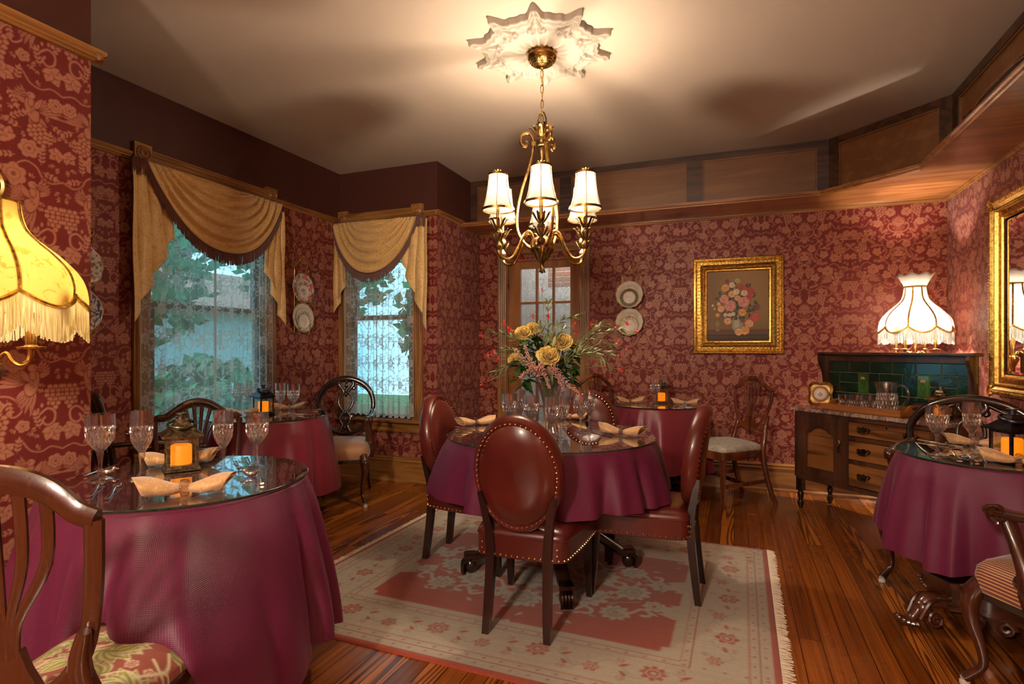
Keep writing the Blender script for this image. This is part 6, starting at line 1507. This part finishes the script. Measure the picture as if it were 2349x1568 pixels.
pm=thing('porcelain_miniature','small ornate square gilt frame with oval orange porcelain medallion, on the sideboard','picture frame',sb(-.43,-.03,.785),-.30); pm.scale=(1.32,)*3
b=MB(); b.T=Matrix.Translation((0,0,.075))@Matrix.Rotation(-.18,4,'X')
o_=[]
for k in range(48):
    a=2*PI*k/48; s=1/max(abs(math.cos(a)),abs(math.sin(a))); s=min(s,1.28)*(1-.035*math.cos(8*a)); o_.append((.062*s*math.cos(a),.068*s*math.sin(a)))
b.prism(o_,.012,'y'); b.tube([(x*.86,-.008,z*.86) for x,z in o_],.006,6,closed=True); b.tube([(x*.97,-.008,z*.97) for x,z in o_],.004,6,closed=True); b.box((0,.045,-.035),(.02,.07,.005)); b.build('frame',M['brass'],pm)
for nm,r,y,m in(('orange_mat',.047,-.008,'tray'),('inner_ring',.036,-.010,'cream'),('porcelain',.027,-.012,'white')):
    c=MB(); c.T=b.T@Matrix.Rotation(PI/2,4,'X'); c.lathe([(0,-y+.001),(r*.9,-y+.001),(r,-y-.003)],28,mod=lambda a,z:1); q=c.build(nm,M[m],pm)
c=MB(); c.T=b.T
for x,z in((0,.004),(.008,-.004),(-.008,-.006),(.002,-.012)): c.ball((x,-.0135,z),(.006,.002,.006),7,5)
c.build('painted_figure',M['pink'],pm)
db=thing('speaker_box','small black box with a silver strip on the sideboard, behind the pitcher','box',sb(.22,.10,.785),-PI/4)
b=MB(); b.box((0,0,.045),(.10,.05,.09),bev=.006); b.build('case',M['rubber'],db); b=MB(); b.box((.02,-.026,.066),(.05,.003,.006)); b.build('silver_strip',M['silver'],db)
# ------------------------------------------------------------------ vase and flowers on the middle table
VX,VY=-.951,2.989
vs_=thing('crystal_vase','tall flared cut crystal vase holding the flowers on the middle table','vase',(VX,VY,ZT)); b=MB()
P=[(q.x,q.y) for q in smooth([(.0,0,0),(.045,0,0),(.047,.01,0),(.040,.06,0),(.040,.13,0),(.048,.20,0),(.066,.26,0),(.082,.285,0)],4)]
b.lathe(P,64,mod=lambda a,z:1+.045*math.cos(12*a)*(1 if z>.01 else 0)); b.lathe([(max(0,r-.004),z+.004) for r,z in P[4:]][::-1],64,mod=lambda a,z:1+.045*math.cos(12*a)); b.build('body',M['cut_vase'],vs_,ang=40)
def FP_(x,y,d):  # crop pixel -> photo pixel -> room
    u=1050+x/2.85; v=500+y/2.85; q=dirn(u); return Vector((q[0]*d,q[1]*d,CH-(v-HV)/FP*d))
rf=random.Random(11)
def stem_path(tip,rt=.03,sag=.0):
    a=rf.uniform(0,6.28); base=Vector((VX+rt*math.cos(a)*.5,VY+rt*math.sin(a)*.5,ZT+.03)); dirv=Vector((tip.x-VX,tip.y-VY,0)); 
    if dirv.length>.05: dirv=dirv.normalized()*.045
    mouth=Vector((VX+dirv.x,VY+dirv.y,ZT+.285)); base.x=VX-dirv.x*.3; base.y=VY-dirv.y*.3
    mid=mouth.lerp(tip,.5)+Vector((0,0,.03+sag)); return smooth([base,mouth,mid,tip],6)
def leafmesh(b,p,d,L,W,curl=.2,n=5):
    d=Vector(d).normalized(); s=d.cross(Vector((rf.uniform(-.4,.4),rf.uniform(-.4,.4),1))).normalized(); up=s.cross(d)
    vs=[];
    for i in range(n+1):
        t=i/n; w=W/2*math.sin(PI*t**.75)+.0005; c=p+d*L*t-Vector((0,0,1))*curl*L*t*t
        vs+= [c-s*w+up*w*.25,c,c+s*w+up*w*.25]
    fs=[]
    for i in range(n): fs+=[(3*i,3*i+1,3*i+4,3*i+3),(3*i+1,3*i+2,3*i+5,3*i+4)]
    b.add(vs,fs)
def peony(label,x,y,d,R,face_=None,bud=False):
    c=FP_(x,y,d); t=thing('peony_stem',label,'flower',(0,0,0),0,'yellow peonies in the vase'); st=stem_path(c); b=MB(); b.tube(st,.0028,6); b.build('stem',M['stem'],t)
    ax=Vector(face_ or ((0-c.x)*.5,(0-c.y)*.5,.9)).normalized(); ax=(ax+Vector((rf.uniform(-.2,.2),rf.uniform(-.2,.2),.2))).normalized(); u=ax.orthogonal().normalized(); w=ax.cross(u)
    q=MB(); layers=((7,1.0,.95,.15),(8,.86,.95,.45),(8,.70,.9,.75),(7,.52,.8,1.05),(6,.34,.7,1.3)) if not bud else ((6,.75,1.1,.9),(6,.6,1.1,1.2),(5,.4,1.,1.4))
    for n,rr,sz,el in layers:
        for k in range(n):
            a=2*PI*k/n+rf.uniform(-.25,.25)+rr*9; o=u*math.cos(a)+w*math.sin(a); e=el+rf.uniform(-.12,.12); 
            def S(s,v,o=o,e=e,rr=rr,sz=sz,a=a):
                tn=ax.cross(o); wd=R*.62*sz*math.sin(PI*min(1,(.12+v*.80)))**.6; lat=(s-.5)*2
                out=o*math.cos(e*v*1.0)+ax*math.sin(e*v+.15); r=R*rr*v*1.0
                ruf=.10*R*math.sin(7*lat+a*3)*v*v
                return c+o*(r*.9*math.cos(e*.8))+ax*(R*(.15+.75*v*math.sin(e)+.0)-R*.25+ruf-R*.18*lat*lat*v*-1*(.6))+tn*wd*lat
            q.grid(S,7,6)
    q.build('bloom',M['petal_yellow'],t,ang=80)
    g=MB()
    for k in range(5):
        a=rf.uniform(0,6.28); o=u*math.cos(a)+w*math.sin(a); leafmesh(g,c-ax*R*.5,o-ax*.3,R*1.5,R*.65,.3)
    m=st[len(st)//2+2]
    for k in range(4):
        a=rf.uniform(0,6.28); leafmesh(g,m,(math.cos(a),math.sin(a),.1),.09,.035,.4)
    g.build('leaves',M['leaf'],t,ang=80)
for a in (('large yellow peony at the upper left of the bouquet',430,755,3.02,.055),('yellow peony just behind the upper left bloom',490,722,3.06,.045),('large yellow peony at the right centre of the bouquet',685,815,2.98,.064),('large yellow peony at the lower centre of the bouquet',588,905,2.90,.070),('yellow peony bud low on the left of the bouquet',375,925,2.98,.045),('small yellow peony bloom low behind the centre blooms',690,930,3.04,.036),('half hidden yellow peony right behind the right centre bloom',770,860,3.08,.04)): peony(*a)
def foliage_clump(label,x,y,d,n=9,seed=0):
    c=FP_(x,y,d); t=thing('peony_foliage',label,'foliage',(0,0,0),0,'dark leaf sprigs in the vase'); st=stem_path(c); b=MB(); b.tube(st,.0025,6); b.build('stem',M['stem'],t); g=MB()
    for k in range(n):
        a=rf.uniform(0,6.28); p=c+Vector((rf.uniform(-.02,.02),rf.uniform(-.02,.02),rf.uniform(-.02,.02))); leafmesh(g,p,(math.cos(a),math.sin(a),rf.uniform(-.5,.5)),rf.uniform(.05,.085),rf.uniform(.03,.045),.35)
    g.build('leaves',M['leaf'],t,ang=80)
for l,x,y,d in (('dark green leaf sprig between the two upper blooms',500,800,3.0),('dark green leaf sprig at the left of the lower bloom',440,850,2.96),('dark green leaf sprig low on the left over the goblets',420,975,2.96),('dark green leaf sprig hanging lowest at the left of the vase',425,1075,2.96),('dark green leaf sprig under the right centre bloom',735,900,2.98),('dark green leaf sprig at the right, low over the vase',755,985,2.99),('dark green leaf sprig just above the vase mouth',665,990,2.95),('dark green leaf sprig at the lower right of the vase',730,1055,3.0),('dark green leaf sprig behind the lower bloom',560,830,3.05)): foliage_clump(l,x,y,d,11)
def sage(label,pts,d):
    P=[FP_(x,y,d) for x,y in pts]; base=Vector((VX,VY,ZT+.06)); mouth=Vector((VX+(P[0].x-VX)*.3,VY+(P[0].y-VY)*.3,ZT+.285)); path=smooth([base,mouth]+P,6)
    t=thing('willow_branch',label,'branch',(0,0,0),0,'sage green leafy branches in the vase'); b=MB(); b.tube(path,.002,5); b.build('stem',M['sage'],t); g=MB(); n=len(path)
    for i in range(9,n):
        dv=(path[min(i+1,n-1)]-path[i-1]).normalized(); 
        for s_ in(0,1):
            o=Vector((rf.uniform(-1,1),rf.uniform(-1,1),rf.uniform(-1,1))); o=(o-dv*o.dot(dv)).normalized(); leafmesh(g,path[i],dv*.9+o*.7,rf.uniform(.035,.058),.0115,.15,4)
    g.build('leaves',M['sage'],t,ang=80)
for l,pts,d in (('sage branch rising straight up, topped by a red blossom',[(600,900),(595,750),(590,560)],3.05),('sage branch rising right of the centre, with drooping tip',[(600,850),(640,720),(700,655),(785,640)],3.0),('thick sage branch reaching far right, uppermost',[(720,900),(830,800),(900,730),(955,690)],2.98),('sage branch reaching right toward the plate rack',[(730,920),(860,790),(960,740),(1060,730)],3.05),('sage branch reaching right, below the two upper ones',[(740,900),(860,850),(950,810),(1010,830)],2.95),('sage branch drooping at the lower right',[(740,920),(840,880),(920,890),(965,945)],2.9),('sage branch reaching level to the right, behind the others',[(700,880),(820,870),(900,860),(990,885)],3.08),('sage branch reaching up and left to the edge of the door frame',[(450,880),(370,790),(300,760),(215,745)],3.0),('sage branch reaching left above the yellow bud',[(450,920),(380,870),(330,860),(270,870)],3.05),('sage branch drooping down to the lower left',[(440,960),(370,950),(300,980),(240,1010)],2.95),('short sage branch in front, rising at the right of centre',[(620,880),(650,780),(700,720)],2.92),('short sage branch rising left of the centre',[(590,880),(555,760),(540,700)],2.96)): sage(l,pts,d)
def blossom(x,y,d):
    c=FP_(x,y,d); side='above' if y<600 else ('left' if x<560 else 'right'); t=thing('blossom_sprig','small coral red blossom on a thin stem '+{'above':'at the very top of the bouquet','left':'on the left side of the bouquet','right':'on the right side of the bouquet'}[side],'flower',(0,0,0),0,'coral red blossom sprigs '+side); st=stem_path(c,sag=.02); b=MB(); b.tube(st,.0011,5); b.build('stem',M['sage'],t)
    q=MB(); ax=Vector((-c.x,-c.y,.6)).normalized(); u=ax.orthogonal().normalized(); w=ax.cross(u)
    for k in range(5): a=2*PI*k/5+rf.uniform(-.2,.2); o=u*math.cos(a)+w*math.sin(a); leafmesh(q,c,o+ax*.25,.019,.013,-.1,3)
    q.ball(c,(.0035,)*3,6,4); q.build('blossom',M['petal_red'],t,ang=80)
for x,y in ((550,472),(490,643),(300,682),(345,738),(328,728),(155,765),(195,895),(235,885),(262,925),(200,1060),(160,1082),(765,700),(775,748),(868,698),(545,762),(588,645),(1042,705),(1108,685),(1165,745),(1048,812),(1100,865),(1058,890),(968,970),(1068,990)): blossom(x,y,rf.uniform(2.88,3.1))
def astilbe(label,pts,d):
    P=[FP_(x,y,d) for x,y in pts]; path=smooth([Vector((VX,VY,ZT+.05)),Vector((VX+(P[0].x-VX)*.5,VY+(P[0].y-VY)*.5-.02,ZT+.285))]+P,7); t=thing('astilbe_spray',label,'flower',(0,0,0),0,'pale pink feathery sprays'); b=MB(); b.tube(path,.0014,5); b.build('stem',M['stem'],t); q=MB(); n=len(path)
    for i in range(11,n):
        k=1-(i-11)/(n-11)*.6
        for j in range(9): p=path[i]+Vector((rf.gauss(0,.009),rf.gauss(0,.009),rf.gauss(0,.009)))*k; q.ball(p,(.0034,.0034,.0026),5,4)
    q.build('florets',M['petal_pink'],t,ang=0)
for l,p in (('pink feathery spray pointing up and left beside the lower bloom',[(520,1000),(470,920),(440,835)]),('pink feathery spray leaning left over the bud',[(510,1010),(440,930),(380,860)]),('pink feathery spray arching low to the left',[(540,990),(480,985),(410,1040)]),('pink feathery spray hanging down over the vase at centre',[(540,960),(570,1020),(600,1110)]),('pink feathery spray hanging down at the right of the vase',[(600,980),(650,1040),(690,1120)]),('pink feathery spray arching furthest to the lower right',[(640,990),(700,1070),(790,1140)])): astilbe(l,p,2.86)
EXPO=1.0
def plight0(): pass
# ------------------------------------------------------------------ outdoors
lw=MB(); lw.box((-8,6,-.85),(30,30,.1)); tag(lw.build('lawn',M['grass'],ang=0),kind='structure')
def bush(name,c,r,label,seed):
    rr=np.random.default_rng(seed); b=MB()
    for i in range(900):
        a,e=rr.uniform(0,2*PI),math.acos(rr.uniform(-1,1)); k=r*rr.uniform(.55,1.0)
        p=Vector((c[0]+k*math.sin(e)*math.cos(a),c[1]+k*math.sin(e)*math.sin(a),c[2]+k*1.1*math.cos(e)))
        u=Vector(rr.normal(size=3)).normalized()*.13; v=u.orthogonal().normalized()*.09
        b.add([p-u,p-v,p+u,p+v],[(0,1,2,3)])
    t=thing(name,label,'tree',(0,0,0)); b.build('foliage',M['foliage'],t,ang=0)
    k=MB(); k.tube([(c[0],c[1],-.8),(c[0]+.1,c[1],c[2]*.5),(c[0],c[1],c[2])],[.12,.1,.06],8); k.build('trunk',M['stile'],t)
bush('garden_tree',(-8.2,5.2,2.6),1.5,'green garden tree outside the left window, seen through lace',1)
bush('garden_tree',(-7.5,8.8,3.4),1.7,'tall green tree outside between the two bay windows',2)
bush('garden_tree',(-4.6,9.2,1.8),1.2,'green tree outside the smaller bay window, seen through lace',3)
bush('garden_tree',(-2.4,13.2,2.2),2.0,'broad green tree straight behind the smaller bay window',4)
bush('garden_tree',(-6.3,5.3,.2),.85,'low green tree in front of the neighbouring house',5)
hs=thing('neighbouring_house','pale house across the garden seen through the left window lace','house',(0,0,0))
hb=MB(); hb.box((-12,8.5,.6),(3,6,2.8)); hb.build('wall',M['siding'],hs,ang=0); hr=MB(); hr.prism([(-1.8,0),(1.8,0),(0,1.1)],6.4,'y',(-12,8.5,2.0)); hr.build('roof',M['blind'],hs,ang=0)
# hall beyond the glazed door; walls and ceiling added to block sky light
hl=MB(); hl.box((-1.8,6.85,1.4),(2.4,.05,2.9)); hl.box((-2.98,6.16,1.4),(.05,1.36,2.9)); hl.box((-.62,6.16,1.4),(.05,1.36,2.9)); hl.box((-1.8,6.16,2.83),(2.3,1.33,.05)); hl.box((-1.8,6.16,-.03),(2.3,1.33,.05))
tag(hl.build('wall_lobby_sky_block',M['siding'],ang=0),kind='structure')
bl=thing('window_blind','slatted terracotta blind seen through the top panes of the glazed door','blind',(-1.72,6.3,0))
for k in range(6):
    b=MB(); b.box((0,0,1.98+k*.062),(.62,.02,.055),bev=.004); b.build('slat',M['blind'],bl)
# ------------------------------------------------------------------ light
def plight(name,loc,w,col,r=.03):
    l=bpy.data.lights.new(name,'POINT'); l.energy=w; l.color=col; l.shadow_soft_size=r; o=bpy.data.objects.new(name,l); COL.objects.link(o); o.location=loc; return o
def alight(name,loc,rot_,sx,sy,w,col):
    l=bpy.data.lights.new(name,'AREA'); l.shape='RECTANGLE'; l.size=sx; l.size_y=sy; l.energy=w; l.color=col; o=bpy.data.objects.new(name,l); COL.objects.link(o); o.location=loc; o.rotation_euler=rot_; return o
w=bpy.data.worlds.new('sky'); bpy.context.scene.world=w; w.use_nodes=True; nt=w.node_tree; bg=nt.nodes['Background']
tc=nt.nodes.new('ShaderNodeTexCoord'); nz=nt.nodes.new('ShaderNodeTexNoise'); nz.inputs['Scale'].default_value=3; nt.links.new(tc.outputs['Generated'],nz.inputs['Vector'])
rp=nt.nodes.new('ShaderNodeValToRGB'); rp.color_ramp.elements[0].position=.4; rp.color_ramp.elements[0].color=(.10,.34,.50,1); rp.color_ramp.elements[1].position=.62; rp.color_ramp.elements[1].color=(.42,.74,.90,1)
nt.links.new(nz.outputs['Fac'],rp.inputs[0]); nt.links.new(rp.outputs[0],bg.inputs['Color']); bg.inputs['Strength'].default_value=1.8
sc=bpy.context.scene
sc.view_settings.view_transform='Standard'; sc.view_settings.look='None'; sc.view_settings.gamma=1; sc.view_settings.use_curve_mapping=False; sc.view_settings.exposure=EXPO
cam=bpy.data.cameras.new('camera'); co=bpy.data.objects.new('camera',cam); COL.objects.link(co); co.location=(0,0,CH); co.rotation_euler=(PI/2,0,YAW)
cam.sensor_width=36; cam.lens=FP/2349*36; cam.shift_y=(HV-784)/2349; cam.clip_start=.05; sc.camera=co
WARM=(1,.78,.55)
for k in range(6):
    a=YAW+math.radians(-90-4+60*k); plight('chandelier_bulb',(CHX+CHR*math.cos(a),CHY+CHR*math.sin(a),2.10),3.4,WARM,.014)
plight('globe_bulb',(CHX,CHY,2.015),46,(1,.80,.60),.028)
plight('left_lamp_bulb',(-2.150,1.03,1.475),5.5,(1,.84,.62),.02)
plight('corner_lamp_bulb',(1.262,5.03,1.455),22,(1,.82,.66),.02)
plight('corner_lamp_upper_bulb',(1.262,5.03,1.63),22,(1,.82,.66),.02)
plight('rear_lamp_bulb',(1.0,-.35,1.475),60,(1,.78,.56),.04)
plight('rear_fill_light',(-.8,-1.6,2.2),190,(1,.82,.66),.15)  # added fill that brightens the room from behind the camera
plight('lobby_fill_light',(-1.8,6.2,2.5),14,(1,.9,.8),.1)  # added warm fill against blue in the door panes
